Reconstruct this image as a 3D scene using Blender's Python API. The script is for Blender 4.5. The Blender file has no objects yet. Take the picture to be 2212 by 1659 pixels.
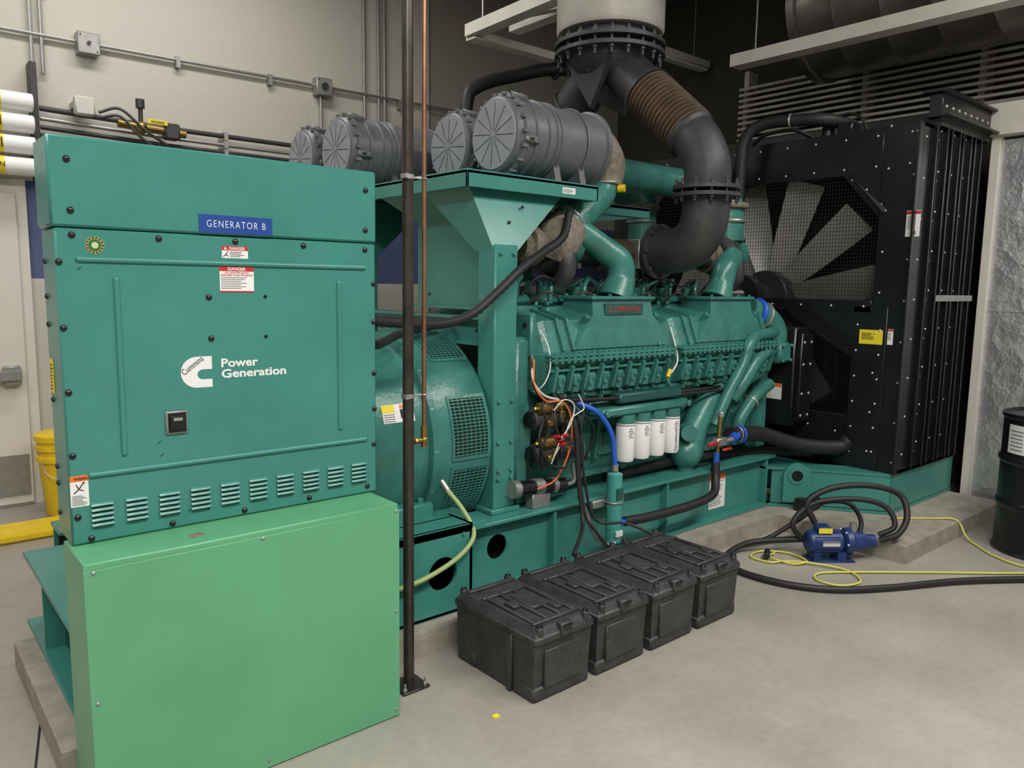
import bpy, bmesh, math, random
from mathutils import Vector, Matrix
random.seed(7)
sc=bpy.context.scene
V=Vector
X=V((1,0,0)); Y=V((0,1,0)); Z=V((0,0,1))
sc.view_settings.view_transform='Standard'

# ------------------------------------------------------------------ materials
def lin(c):
    c=c/255.0
    return c/12.92 if c<=0.04045 else ((c+0.055)/1.055)**2.4
def C(r,g,b): return (lin(r),lin(g),lin(b),1)
def pm(name,col,rough=.5,metal=0,var=.0,scale=6,bump=0,bscale=60,dirt=None,emit=0):
    m=bpy.data.materials.new(name); m.use_nodes=True
    nt=m.node_tree; b=nt.nodes['Principled BSDF']
    b.inputs['Base Color'].default_value=col; b.inputs['Roughness'].default_value=rough; b.inputs['Metallic'].default_value=metal
    if var or bump or dirt:
        g=nt.nodes.new('ShaderNodeNewGeometry')
    if var:
        n=nt.nodes.new('ShaderNodeTexNoise'); n.inputs['Scale'].default_value=scale; n.inputs['Detail'].default_value=6; n.inputs['Roughness'].default_value=.62
        nt.links.new(g.outputs['Position'],n.inputs['Vector'])
        r=nt.nodes.new('ShaderNodeValToRGB'); r.color_ramp.elements[0].position=.3; r.color_ramp.elements[1].position=.72
        lo=tuple(c*(1-var) for c in col[:3])+(1,); hi=tuple(min(1,c*(1+var)) for c in col[:3])+(1,)
        if dirt: lo=dirt
        r.color_ramp.elements[0].color=lo; r.color_ramp.elements[1].color=hi
        nt.links.new(n.outputs['Fac'],r.inputs['Fac']); nt.links.new(r.outputs['Color'],b.inputs['Base Color'])
    if bump:
        n2=nt.nodes.new('ShaderNodeTexNoise'); n2.inputs['Scale'].default_value=bscale; n2.inputs['Detail'].default_value=4
        nt.links.new(g.outputs['Position'],n2.inputs['Vector'])
        bp=nt.nodes.new('ShaderNodeBump'); bp.inputs['Strength'].default_value=bump; bp.inputs['Distance'].default_value=.01
        nt.links.new(n2.outputs['Fac'],bp.inputs['Height']); nt.links.new(bp.outputs['Normal'],b.inputs['Normal'])
    return m
teal=pm('teal_paint',C(62,130,120),.27,0,.11,3,.05,25)
teal_e=pm('teal_engine_paint',C(58,118,108),.30,0,.26,7,.18,45)
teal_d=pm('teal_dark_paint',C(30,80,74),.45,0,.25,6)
green=pm('green_paint',C(94,163,120),.32,0,.08,2.5,.04,20)
black=pm('black_metal',C(23,23,26),.30,0,.25,8)
blackp=pm('black_plastic',C(52,52,53),.5,0,.4,14,.25,70)
rubber=pm('rubber_black',C(28,28,30),.55,0,.2,20)
darkg=pm('dark_grey_plastic',C(92,94,99),.45,0,.14,9,.06,60)
darkg2=pm('grey_cap_plastic',C(136,139,146),.5,0,.16,12)
iron=pm('dark_cast_iron',C(66,66,67),.5,.35,.25,9,.2,50)
pipeb=pm('exhaust_black',C(56,56,58),.5,.2,.2,8,.1,50)
bellow=pm('bellows_bronze',C(120,104,90),.36,.75,.25,12)
steelp=pm('pole_steel',C(78,72,68),.34,.75,.35,10)
copper=pm('copper',C(160,116,90),.36,.85,.25,14)
brass=pm('brass',C(150,125,70),.35,.85,.2,20)
galv=pm('galvanized',C(165,165,162),.42,.7,.12,20)
slat=pm('slat_grey',C(190,187,180),.5,.1,.2,5)
alu=pm('aluminium_wrap',C(186,183,176),.42,.5,.14,4,.1,20)
white=pm('white_plastic',C(228,228,226),.5)
offwhite=pm('off_white_box',C(196,194,188),.5)
cream=pm('cream_paint',C(212,207,196),.55,0,.05,3)
strut=pm('white_strut',C(205,202,192),.55,0,.08,6)
red=pm('red_ink',C(190,36,40),.5)
navy=pm('blue_plate',C(28,66,142),.4)
bluepump=pm('blue_pump_paint',C(28,52,104),.42,0,.3,20)
bluehose=pm('blue_silicone',C(34,88,190),.4,0,.12,20)
yellow=pm('yellow_paint',C(226,192,30),.45,0,.12,12)
ylab=pm('yellow_label',C(228,208,40),.5)
cord=pm('yellow_cord',C(205,200,90),.5)
ink=pm('black_ink',C(20,20,22),.6)
greyink=pm('grey_ink',C(120,120,122),.6)
orange=pm('orange_ink',C(226,110,40),.5)
tan=pm('tan_wrap',C(120,113,100),.85,0,.35,25,.8,50)
dark_void=pm('void_black',C(8,10,10),.9)  # near-black stands in for shade inside openings; also colours the radiator core
tealtext=pm('teal_ink',C(16,60,54),.5)
rivet=pm('rivet_light',C(205,205,205),.35,.5)
wirewhite=pm('wire_white',C(220,220,215),.5)
ygreen=pm('yellowgreen_hose',C(150,170,110),.45)
fanm=pm('fan_grey',C(158,157,152),.38,.3,.14,8)
meshm=pm('guard_wire',C(50,50,50),.45,.5)
concrete_pad=pm('pad_concrete',C(150,144,132),.75,0,.25,9,.3,60)
deck=pm('deck_dark',C(60,57,52),.8,0,.15,5)
ductm=pm('duct_dark',C(110,106,100),.33,.6,.15,6)
tagred=pm('red_plastic',C(170,30,34),.4)

def floor_mat():
    m=bpy.data.materials.new('floor_concrete'); m.use_nodes=True; nt=m.node_tree; b=nt.nodes['Principled BSDF']
    g=nt.nodes.new('ShaderNodeNewGeometry')
    def noise(s,d,ro=.6):
        n=nt.nodes.new('ShaderNodeTexNoise'); n.inputs['Scale'].default_value=s; n.inputs['Detail'].default_value=d; n.inputs['Roughness'].default_value=ro
        nt.links.new(g.outputs['Position'],n.inputs['Vector']); return n
    n1=noise(1.2,8,.62); n2=noise(26,6,.7)
    r1=nt.nodes.new('ShaderNodeValToRGB'); e=r1.color_ramp.elements; e[0].position=.32; e[0].color=C(144,139,130); e[1].position=.68; e[1].color=C(168,163,153)
    r2=nt.nodes.new('ShaderNodeValToRGB'); e=r2.color_ramp.elements; e[0].position=.3; e[0].color=(.88,.88,.88,1); e[1].position=.7; e[1].color=(1.03,1.03,1.03,1)
    nt.links.new(n1.outputs['Fac'],r1.inputs['Fac']); nt.links.new(n2.outputs['Fac'],r2.inputs['Fac'])
    mx=nt.nodes.new('ShaderNodeMix'); mx.data_type='RGBA'; mx.blend_type='MULTIPLY'; mx.inputs['Factor'].default_value=1
    nt.links.new(r1.outputs['Color'],mx.inputs['A']); nt.links.new(r2.outputs['Color'],mx.inputs['B'])
    nt.links.new(mx.outputs['Result'],b.inputs['Base Color'])
    rr=nt.nodes.new('ShaderNodeMapRange'); rr.inputs['To Min'].default_value=.24; rr.inputs['To Max'].default_value=.44
    nt.links.new(n1.outputs['Fac'],rr.inputs['Value']); nt.links.new(rr.outputs['Result'],b.inputs['Roughness'])
    bp=nt.nodes.new('ShaderNodeBump'); bp.inputs['Strength'].default_value=.08; bp.inputs['Distance'].default_value=.01
    nt.links.new(n2.outputs['Fac'],bp.inputs['Height']); nt.links.new(bp.outputs['Normal'],b.inputs['Normal'])
    return m
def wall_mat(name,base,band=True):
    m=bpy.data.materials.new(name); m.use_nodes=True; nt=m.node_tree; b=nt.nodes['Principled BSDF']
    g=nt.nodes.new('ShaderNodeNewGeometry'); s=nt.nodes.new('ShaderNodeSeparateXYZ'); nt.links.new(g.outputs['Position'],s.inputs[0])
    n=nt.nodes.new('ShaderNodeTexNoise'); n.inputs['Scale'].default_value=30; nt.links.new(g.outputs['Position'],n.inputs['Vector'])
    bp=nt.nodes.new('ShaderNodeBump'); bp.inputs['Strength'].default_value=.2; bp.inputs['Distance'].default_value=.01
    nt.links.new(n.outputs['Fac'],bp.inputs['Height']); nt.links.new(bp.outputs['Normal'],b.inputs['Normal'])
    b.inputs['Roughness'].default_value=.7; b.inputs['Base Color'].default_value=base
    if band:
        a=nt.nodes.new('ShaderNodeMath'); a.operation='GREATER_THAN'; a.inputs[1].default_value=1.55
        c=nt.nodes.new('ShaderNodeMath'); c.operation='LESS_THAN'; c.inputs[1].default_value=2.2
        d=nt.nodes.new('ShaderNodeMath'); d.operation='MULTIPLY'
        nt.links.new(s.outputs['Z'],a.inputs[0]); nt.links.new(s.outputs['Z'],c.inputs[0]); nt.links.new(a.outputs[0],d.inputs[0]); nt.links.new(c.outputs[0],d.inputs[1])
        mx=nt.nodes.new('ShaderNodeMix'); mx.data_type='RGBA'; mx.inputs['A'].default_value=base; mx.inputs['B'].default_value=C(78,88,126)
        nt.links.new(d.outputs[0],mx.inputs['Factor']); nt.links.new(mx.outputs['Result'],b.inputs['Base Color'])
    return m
def foil_mat():
    m=bpy.data.materials.new('foil'); m.use_nodes=True; nt=m.node_tree; b=nt.nodes['Principled BSDF']
    b.inputs['Base Color'].default_value=C(205,206,210); b.inputs['Metallic'].default_value=.8; b.inputs['Roughness'].default_value=.3
    g=nt.nodes.new('ShaderNodeNewGeometry')
    n2=nt.nodes.new('ShaderNodeTexNoise'); n2.inputs['Scale'].default_value=34; n2.inputs['Detail'].default_value=6; n2.inputs['Roughness'].default_value=.6
    n3=nt.nodes.new('ShaderNodeTexNoise'); n3.inputs['Scale'].default_value=5; n3.inputs['Detail'].default_value=4
    v=nt.nodes.new('ShaderNodeTexVoronoi'); v.feature='F1'; v.inputs['Scale'].default_value=9
    nt.links.new(g.outputs['Position'],n2.inputs['Vector']); nt.links.new(g.outputs['Position'],n3.inputs['Vector'])
    mxv=nt.nodes.new('ShaderNodeMix'); mxv.data_type='VECTOR'; mxv.inputs['Factor'].default_value=.15
    nt.links.new(g.outputs['Position'],mxv.inputs['A']); nt.links.new(n3.outputs['Color'],mxv.inputs['B']); nt.links.new(mxv.outputs['Result'],v.inputs['Vector'])
    ml=nt.nodes.new('ShaderNodeMath'); ml.operation='MULTIPLY'; ml.inputs[1].default_value=.8; nt.links.new(v.outputs['Distance'],ml.inputs[0])
    ml2=nt.nodes.new('ShaderNodeMath'); ml2.operation='MULTIPLY'; ml2.inputs[1].default_value=.45; nt.links.new(n2.outputs['Fac'],ml2.inputs[0])
    ad=nt.nodes.new('ShaderNodeMath'); ad.operation='ADD'; nt.links.new(ml.outputs[0],ad.inputs[0]); nt.links.new(ml2.outputs[0],ad.inputs[1])
    bp=nt.nodes.new('ShaderNodeBump'); bp.inputs['Strength'].default_value=.55; bp.inputs['Distance'].default_value=.02
    nt.links.new(ad.outputs[0],bp.inputs['Height']); nt.links.new(bp.outputs['Normal'],b.inputs['Normal'])
    return m
floor_m=floor_mat(); wall_m=wall_mat('wall_paint',C(190,186,175)); wall_d=wall_mat('wall_paint_shaded',C(146,142,133)); foil=foil_mat()  # wall_paint_shaded: same wall paint with shade put into its colour

# ------------------------------------------------------------------ mesh builder
def frame(d):
    t=V(d).normalized(); ref=Z if abs(t.z)<.9 else X
    u=t.cross(ref).normalized(); v=t.cross(u).normalized(); return t,u,v
def catmull(pts,n=8):
    pts=[V(p) for p in pts]
    if len(pts)<3: return pts
    P=[pts[0]*2-pts[1]]+pts+[pts[-1]*2-pts[-2]]; out=[]
    for i in range(1,len(P)-2):
        p0,p1,p2,p3=P[i-1:i+3]
        for k in range(n):
            t=k/n
            out.append(.5*((2*p1)+(p2-p0)*t+(2*p0-5*p1+4*p2-p3)*t*t+(3*p1-p0-3*p2+p3)*t**3))
    out.append(pts[-1]); return out
class Part:
    def __init__(s,name,label,owner): s.name=name; s.label=label; s.owner=owner; s.root=None
class MB:
    def __init__(s,sharp=38): s.v=[];s.f=[];s.m=[];s.mats=[];s.T=None;s.sharp=sharp
    def mi(s,mat):
        if mat not in s.mats: s.mats.append(mat)
        return s.mats.index(mat)
    def add(s,vs,fs,mat):
        o=len(s.v)
        for p in vs:
            p=V(p)
            s.v.append(s.T@p if s.T else p)
        k=s.mi(mat)
        for f in fs: s.f.append([o+i for i in f]); s.m.append(k)
    def box(s,x0,x1,y0,y1,z0,z1,mat,b=0):
        if x0>x1:x0,x1=x1,x0
        if y0>y1:y0,y1=y1,y0
        if z0>z1:z0,z1=z1,z0
        if b<=0:
            vs=[(x,y,z) for x in (x0,x1) for y in (y0,y1) for z in (z0,z1)]
            s.add(vs,[(0,1,3,2),(4,6,7,5),(0,4,5,1),(2,3,7,6),(0,2,6,4),(1,5,7,3)],mat); return
        b=min(b,(x1-x0)*.45,(y1-y0)*.45,(z1-z0)*.45)
        vs=[];idx={}
        for sx in (0,1):
            for sy in (0,1):
                for sz in (0,1):
                    xx=(x0,x1)[sx];yy=(y0,y1)[sy];zz=(z0,z1)[sz]
                    xi=xx+(b if sx==0 else -b);yi=yy+(b if sy==0 else -b);zi=zz+(b if sz==0 else -b)
                    for k,p in enumerate(((xx,yi,zi),(xi,yy,zi),(xi,yi,zz))):
                        idx[(sx,sy,sz,k)]=len(vs); vs.append(p)
        fs=[]; cyc=[(0,0),(0,1),(1,1),(1,0)]
        for q in (0,1):
            fs.append([idx[(q,a,c,0)] for a,c in cyc]); fs.append([idx[(a,q,c,1)] for a,c in cyc]); fs.append([idx[(a,c,q,2)] for a,c in cyc])
        for a in (0,1):
            for c in (0,1):
                fs.append([idx[(a,c,0,0)],idx[(a,c,1,0)],idx[(a,c,1,1)],idx[(a,c,0,1)]])
                fs.append([idx[(a,0,c,0)],idx[(a,1,c,0)],idx[(a,1,c,2)],idx[(a,0,c,2)]])
                fs.append([idx[(0,a,c,1)],idx[(1,a,c,1)],idx[(1,a,c,2)],idx[(0,a,c,2)]])
                for d in (0,1): fs.append([idx[(a,c,d,0)],idx[(a,c,d,1)],idx[(a,c,d,2)]])
        s.add(vs,fs,mat)
    def lathe(s,p,d,prof,mat,seg=24,cap=True):
        t,u,v=frame(d); p=V(p); vs=[];fs=[]
        for (h,r) in prof:
            for i in range(seg):
                a=2*math.pi*i/seg; vs.append(p+t*h+(u*math.cos(a)+v*math.sin(a))*r)
        n=len(prof)
        for k in range(n-1):
            for i in range(seg):
                j=(i+1)%seg; fs.append((k*seg+i,k*seg+j,(k+1)*seg+j,(k+1)*seg+i))
        if cap:
            fs.append(tuple(range(seg))); fs.append(tuple((n-1)*seg+i for i in range(seg)))
        s.add(vs,fs,mat)
    def cyl(s,a,b,r,mat,seg=20,r2=None,bev=0):
        a=V(a);b=V(b);L=(b-a).length
        if r2 is None: r2=r
        prof=[(0,r),(L,r2)] if not bev else [(0,r-bev),(bev,r),(L-bev,r2),(L,r2-bev)]
        s.lathe(a,b-a,prof,mat,seg)
    def ring(s,p,d,R,r,mat,seg=28,sec=8):
        t,u,v=frame(d);p=V(p);vs=[];fs=[]
        for i in range(seg):
            a=2*math.pi*i/seg; e=u*math.cos(a)+v*math.sin(a)
            for k in range(sec):
                b=2*math.pi*k/sec; vs.append(p+e*(R+r*math.cos(b))+t*r*math.sin(b))
        for i in range(seg):
            for k in range(sec):
                fs.append((i*sec+k,((i+1)%seg)*sec+k,((i+1)%seg)*sec+(k+1)%sec,i*sec+(k+1)%sec))
        s.add(vs,fs,mat)
    def tube(s,pts,r,mat,seg=12,n=8,smooth=True,rib=0):
        P=catmull(pts,n) if smooth else [V(p) for p in pts]
        m=len(P); rs=r if isinstance(r,(list,tuple)) else None
        t,u,v=frame(P[1]-P[0]); vs=[];fs=[]
        for i in range(m):
            if i==0: tt=(P[1]-P[0])
            elif i==m-1: tt=(P[-1]-P[-2])
            else: tt=(P[i+1]-P[i-1])
            tt=tt.normalized(); u=(u-tt*u.dot(tt)).normalized(); v=tt.cross(u)
            if rs:
                q=i/(m-1)*(len(rs)-1); k=min(int(q),len(rs)-2); rr=rs[k]+(rs[k+1]-rs[k])*(q-k)
            else: rr=r
            if rib: rr=rr*(1+(rib if i%2 else -rib))
            for k in range(seg):
                a=2*math.pi*k/seg; vs.append(P[i]+(u*math.cos(a)+v*math.sin(a))*rr)
        for i in range(m-1):
            for k in range(seg):
                j=(k+1)%seg; fs.append((i*seg+k,i*seg+j,(i+1)*seg+j,(i+1)*seg+k))
        fs.append(tuple(range(seg))); fs.append(tuple((m-1)*seg+k for k in range(seg)))
        s.add(vs,fs,mat)
    def prism(s,ax,poly,a0,a1,mat):
        def P(q,a):
            return (a,q[0],q[1]) if ax=='x' else ((q[0],a,q[1]) if ax=='y' else (q[0],q[1],a))
        n=len(poly); vs=[P(q,a0) for q in poly]+[P(q,a1) for q in poly]
        fs=[tuple(range(n)),tuple(range(2*n-1,n-1,-1))]+[(i,(i+1)%n,n+(i+1)%n,n+i) for i in range(n)]
        s.add(vs,fs,mat)
    def loft(s,secs,mat):
        n=len(secs[0]); vs=[p for q in secs for p in q]; fs=[]
        for k in range(len(secs)-1):
            for i in range(n): fs.append((k*n+i,k*n+(i+1)%n,(k+1)*n+(i+1)%n,(k+1)*n+i))
        fs.append(tuple(range(n))); fs.append(tuple((len(secs)-1)*n+i for i in range(n)))
        s.add(vs,fs,mat)
    def hull(s,pts,mat):
        bm=bmesh.new()
        for p in pts: bm.verts.new(p)
        r=bmesh.ops.convex_hull(bm,input=bm.verts[:])
        bm.verts.ensure_lookup_table(); bm.verts.index_update()
        vs=[v.co.copy() for v in bm.verts]; fs=[[v.index for v in f.verts] for f in bm.faces]
        s.add(vs,fs,mat); bm.free()
    def bolt(s,p,n,r,h,mat,seg=6):
        p=V(p);n=V(n).normalized(); s.lathe(p,n,[(0,r),(h*.8,r),(h,r*.75)],mat,seg)
    def dome(s,p,n,r,mat,seg=10):
        s.lathe(p,n,[(0,r),(r*.35,r*.92),(r*.6,r*.6),(r*.72,r*.15)],mat,seg)
    def ball(s,p,r,mat,seg=16,sz=1.0):
        prof=[(-r*math.cos(math.pi*i/8)*sz,max(r*math.sin(math.pi*i/8),r*.02)) for i in range(9)]
        s.lathe(p,Z,prof,mat,seg)
    def platehole(s,x0,x1,z0,z1,cx,cz,r,y0,y1,mat,N=32):
        def edge(a):
            c,sn=math.cos(a),math.sin(a); ts=[]
            if c>1e-6: ts.append((x1-cx)/c)
            if c<-1e-6: ts.append((x0-cx)/c)
            if sn>1e-6: ts.append((z1-cz)/sn)
            if sn<-1e-6: ts.append((z0-cz)/sn)
            t=min(ts); return (cx+c*t,cz+sn*t)
        angs=sorted([2*math.pi*i/N for i in range(N)]+[math.atan2(zz-cz,xx-cx)%(2*math.pi) for xx in (x0,x1) for zz in (z0,z1)])
        n=len(angs); vs=[]
        for yy in (y0,y1):
            vs+=[(cx+r*math.cos(a),yy,cz+r*math.sin(a)) for a in angs]
            vs+=[(edge(a)[0],yy,edge(a)[1]) for a in angs]
        fs=[]
        for i in range(n):
            j=(i+1)%n
            fs.append((i,j,n+j,n+i)); fs.append((2*n+i,2*n+j,3*n+j,3*n+i)); fs.append((i,j,2*n+j,2*n+i)); fs.append((n+i,n+j,3*n+j,3*n+i))
        s.add(vs,fs,mat)
    def sheet(s,p,xd,yd,w,h,mat,t=.002):
        p=V(p);xd=V(xd);yd=V(yd);n=xd.cross(yd)
        vs=[p,p+xd*w,p+xd*w+yd*h,p+yd*h]; vs=vs+[q+n*t for q in vs]
        s.add(vs,[(0,1,2,3),(4,5,6,7),(0,1,5,4),(1,2,6,5),(2,3,7,6),(3,0,4,7)],mat)
    def text(s,body,p,xd,yd,mat,width=None,height=None,bold=0.0,align='L',t=.0006,space=1.0):
        cu=bpy.data.curves.new('t','FONT'); cu.body=body; cu.offset=bold; cu.resolution_u=3; cu.space_character=space
        ob=bpy.data.objects.new('t',cu); sc.collection.objects.link(ob)
        dg=bpy.context.evaluated_depsgraph_get(); me=bpy.data.meshes.new_from_object(ob.evaluated_get(dg))
        if len(me.vertices):
            xs=[v.co.x for v in me.vertices]
            x0,x1=min(xs),max(xs); sx=width/(x1-x0) if width else None; sy=(height/.7) if height else None
            if sx is None: sx=sy
            if sy is None: sy=sx
            off={'L':0,'C':-(x1-x0)*sx/2}[align]
            p=V(p);xd=V(xd);yd=V(yd);n=xd.cross(yd)
            vs=[p+xd*((v.co.x-x0)*sx+off)+yd*(v.co.y*sy)+n*t for v in me.vertices]
            s.add(vs,[list(f.vertices) for f in me.polygons],mat)
        bpy.data.objects.remove(ob); bpy.data.meshes.remove(me); bpy.data.curves.remove(cu)
    def make(s,name,parent=None,label=None,cat=None,group=None,kind=None):
        part=None
        if isinstance(parent,Part):
            if parent.root is None: part=parent; name=part.name; label=part.label; parent=part.owner
            else: parent=parent.root
        me=bpy.data.meshes.new(name)
        xs=[p.x for p in s.v];ys=[p.y for p in s.v];zs=[p.z for p in s.v]
        o=V(((min(xs)+max(xs))/2,(min(ys)+max(ys))/2,min(zs)))
        me.from_pydata([p-o for p in s.v],[],s.f)
        for m in s.mats: me.materials.append(m)
        for i,pl in enumerate(me.polygons): pl.material_index=s.m[i]
        bm=bmesh.new(); bm.from_mesh(me); bmesh.ops.recalc_face_normals(bm,faces=bm.faces[:]); bm.to_mesh(me); bm.free()
        for pl in me.polygons: pl.use_smooth=True
        me.set_sharp_from_angle(angle=math.radians(s.sharp))
        ob=bpy.data.objects.new(name,me); sc.collection.objects.link(ob)
        WL[ob.name]=o.copy()
        if parent:
            ob.parent=parent; ob.location=o-WL[parent.name]
        else: ob.location=o
        if part: part.root=ob
        if label: ob['label']=label
        if cat and not parent: ob['category']=cat
        if group and not parent: ob['group']=group
        if kind: ob['kind']=kind
        return ob
WL={}
def thing(name,label,cat,loc,group=None):
    e=bpy.data.objects.new(name,None); e.empty_display_size=.1; sc.collection.objects.link(e); e.location=loc; WL[e.name]=V(loc)
    e['label']=label; e['category']=cat
    if group: e['group']=group
    return e
def struct(name,fn):
    b=MB(); fn(b); return b.make(name,kind='structure')

# ------------------------------------------------------------------ setting
def f(b): b.box(-4,6.9,-4.5,6.3,-.1,0,floor_m)
floor=struct('floor',f)
def f(b): b.sheet((.832,5.15,0.0002),V((-.45,-2.2,0)).normalized(),V((2.2,-.45,0)).normalized()*-1,3.6,.008,ink,.0006)
struct('trim_1',f)
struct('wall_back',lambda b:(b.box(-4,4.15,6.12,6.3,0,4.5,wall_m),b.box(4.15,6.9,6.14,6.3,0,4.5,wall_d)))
struct('wall_right',lambda b:b.box(6.75,6.9,-4.5,6.14,0,4.5,deck))
struct('wall_left',lambda b:b.box(-4.2,-4,-4.5,6.3,0,4.5,wall_m))
struct('wall_front',lambda b:b.box(-4.2,6.9,-4.7,-4.5,0,4.5,wall_m))
def f(b):
    b.box(-4.2,6.9,-4.7,6.3,4.5,4.6,deck)
    x=-3.9
    while x<6.8: b.box(x,x+.06,-4.5,6.1,4.46,4.5,deck); x+=.18
struct('ceiling',f)
def f(b):
    b.box(6.12,6.2,-3.0,2.04,0,2.6,foil)
    b.box(6.112,6.12,-3.0,2.04,1.42,1.50,foil)
    for y in (1.2,.2,-.8): b.box(6.114,6.12,y,y+.07,0,2.6,foil)
struct('wall_foil',f)
struct('trim_2',lambda b:(b.box(6.08,6.16,1.99,2.05,0.0,2.62,strut,.004),b.box(6.04,6.3,-3,2.2,2.62,2.84,strut,.005),b.box(6.06,6.12,-3,2.0,0,.04,galv)))
def f(b):
    b.box(-.25,.905,6.085,6.12,0,2.2,cream,.003)
    b.box(-.16,.84,6.06,6.085,.02,2.11,cream,.004)
    b.box(-.12,.82,6.052,6.06,.08,.36,galv)
    b.box(.0,.8,5.98,6.03,.87,.94,galv,.008); b.box(.70,.80,6.0,6.06,.84,.97,galv,.006)
    b.box(-.10,0,6.0,6.06,.84,.97,galv,.006)
struct('door_1',f)
b=MB(); b.box(-3.8,1.35,5.2,5.48,0,.055,yellow,.015); b.make('curb',label='yellow painted concrete curb on the floor by the door',cat='curb')
b=MB(); b.prism('z',[(.38,2.55),(4.46,2.55),(4.46,1.75),(6.0,1.75),(6.0,4.9),(4.46,4.9),(4.46,4.3),(1.2,4.3),(1.2,3.5),(.38,3.5)],0,.105,concrete_pad)
b.make('equipment_pad',label='low raised concrete pad under the generator',cat='concrete pad')
b=MB()
for i in range(12):
    z=2.84+i*.052
    b.prism('y',[(6.52,z),(6.53,z-.004),(6.63,z+.034),(6.63,z+.040),(6.525,z+.022),(6.52,z+.018)],-2.5,4.4,slat)
for y in (-2.5,-.8,.9,2.3,3.2,4.35): b.box(6.6,6.75,y,y+.05,2.75,3.6,slat)
b.make('louver_bank',label='long horizontal grey louver slats on dark wall',cat='louver')
g='white painted ceiling struts'
def strutbar(p0,p1,w=.05,h=.05,rods=()):
    r=thing('ceiling_strut','white painted steel strut hung from ceiling by rods','strut',p0,g)
    b=MB(); p0=V(p0);p1=V(p1); d=(p1-p0).normalized(); sd=d.cross(Z).normalized()
    secs=[]
    for p in (p0,p1): secs.append([p-sd*w-Z*h,p+sd*w-Z*h,p+sd*w-Z*(h-.012),p-sd*(w-.012)-Z*(h-.012),p-sd*(w-.012)+Z*h,p-sd*w+Z*h])
    b.loft(secs,strut); b.make('rail',r)
    for q in rods:
        b=MB(); b.cyl(q,(q[0],q[1],4.5),.006,galv,8); b.bolt((q[0],q[1],q[2]-.02),Z,.014,.02,galv); b.make('hanger_rod',r)
    return r
strutbar((5.35,-1.5,3.3),(5.35,3.66,3.3),.07,.045,[(5.37,3.5,3.3),(5.37,1.9,3.3)])
strutbar((3.43,2.6,3.35),(3.43,4.54,3.32),.05,.04,[(3.43,4.4,3.33)])
strutbar((3.8,2.6,3.42),(3.8,4.5,3.42),.05,.04,[(3.8,4.4,3.42)])
strutbar((3.40,4.50,3.30),(4.6,4.5,3.30),.05,.045,[(4.5,4.5,3.3)])
strutbar((3.45,4.5,3.38),(3.8,3.7,3.42),.03,.03,[])
b=MB(); b.box(5.6,6.7,4.87,5.0,3.74,3.82,strut,.01); b.box(5.62,6.68,4.89,4.98,3.725,3.745,white)
for x in (5.8,6.5): b.cyl((x,4.93,3.8),(x,4.93,4.5),.005,galv,8)
b.make('strip_light',label='unlit white fluorescent strip light hung from dark ceiling',cat='light fixture')
b=MB(); prof=[]; L=4.8; n=14
for i in range(n+1):
    h=L*i/n; prof+= [(h,.5),(h+.008,.504),(h+.016,.5)] if i<n else [(h,.5)]
b.lathe((6.05,3.35,3.74),V((-.02,-1,0)),prof,ductm,48); b.cyl((6.05,3.36,3.74),(6.05,3.30,3.74),.53,ductm,40)
b.make('ventilation_duct',label='large dark round spiral duct under ceiling',cat='duct')

# ------------------------------------------------------------------ wall conduits
b=MB(); b.tube([(-3,6.085,3.11),(6.1,6.085,3.19)],.013,galv,8,smooth=False)
for x in (.6,1.9,2.6,3.8): b.box(x,x+.03,6.07,6.12,3.10,3.18,galv)
b.make('electrical_conduit',label='thin galvanized conduit running along upper wall',cat='conduit')
for i,(x,z) in enumerate(((1.32,3.14),(3.06,3.155))):
    b=MB(); b.box(x-.07,x+.07,6.03,6.12,z-.07,z+.07,galv,.006); b.bolt((x-.05,6.03,z+.05),-Y,.006,.003,iron); b.bolt((x+.05,6.03,z-.05),-Y,.006,.003,iron)
    b.cyl((x,6.03,z),(x,6.015,z),.03 if i else .012,iron,14)
    b.make('conduit_junction_box',label='small galvanized junction box on the wall conduit',cat='junction box',group='wall junction boxes')
for x,z0,z1 in ((3.46,2.0,4.46),(3.6,2.0,4.46),(3.66,2.0,4.46),(.99,2.9,4.46),(1.05,2.9,4.46),(3.05,2.2,3.08)):
    b=MB(); b.cyl((x,6.09,z0),(x,6.09,z1),.012,galv,8); b.box(x-.025,x+.025,6.085,6.12,z0+.5,z0+.53,galv)
    b.make('electrical_conduit',label='thin vertical conduit fixed to the wall',cat='conduit',group='vertical wall conduits')
for i,(z,r_,m) in enumerate(((2.64,.018,iron),(2.575,.014,galv),(2.52,.016,iron),(2.46,.018,rubber))):
    b=MB(); b.tube([(1.0,6.0,z+.02),(1.8,6.0,z),(3.6,6.0,z-.0),(5.9,6.0,z)],r_,m,10,smooth=False)
    for x in (2.2,3.0,3.9,4.8): b.box(x,x+.03,5.98,6.12,z-.03,z+.03,galv)
    b.make('wall_pipe',label='dark horizontal pipe running along the wall',cat='pipe',group='dark wall pipes')
b=MB(); b.box(1.19,1.31,5.90,5.975,2.64,2.76,offwhite,.01); b.box(1.2,1.3,5.975,6.12,2.7,2.74,galv)
b.make('white_junction_box',label='off-white square junction box among dark wall pipes',cat='junction box')
r=thing('brass_valve_assembly','brass valve with yellow tag on the wall pipes','valve',(1.65,5.93,2.6))
b=MB(); b.cyl((1.45,5.93,2.62),(1.9,5.93,2.60),.028,brass,12); b.ball((1.6,5.93,2.61),.045,brass); b.cyl((1.6,5.93,2.6),(1.6,5.93,2.75),.015,iron,10); b.box(1.75,1.85,5.88,5.97,2.55,2.66,iron,.01)
b.cyl((1.6,5.93,2.74),(1.6,5.93,2.80),.03,iron,12); b.make('valve_body',r)
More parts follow.
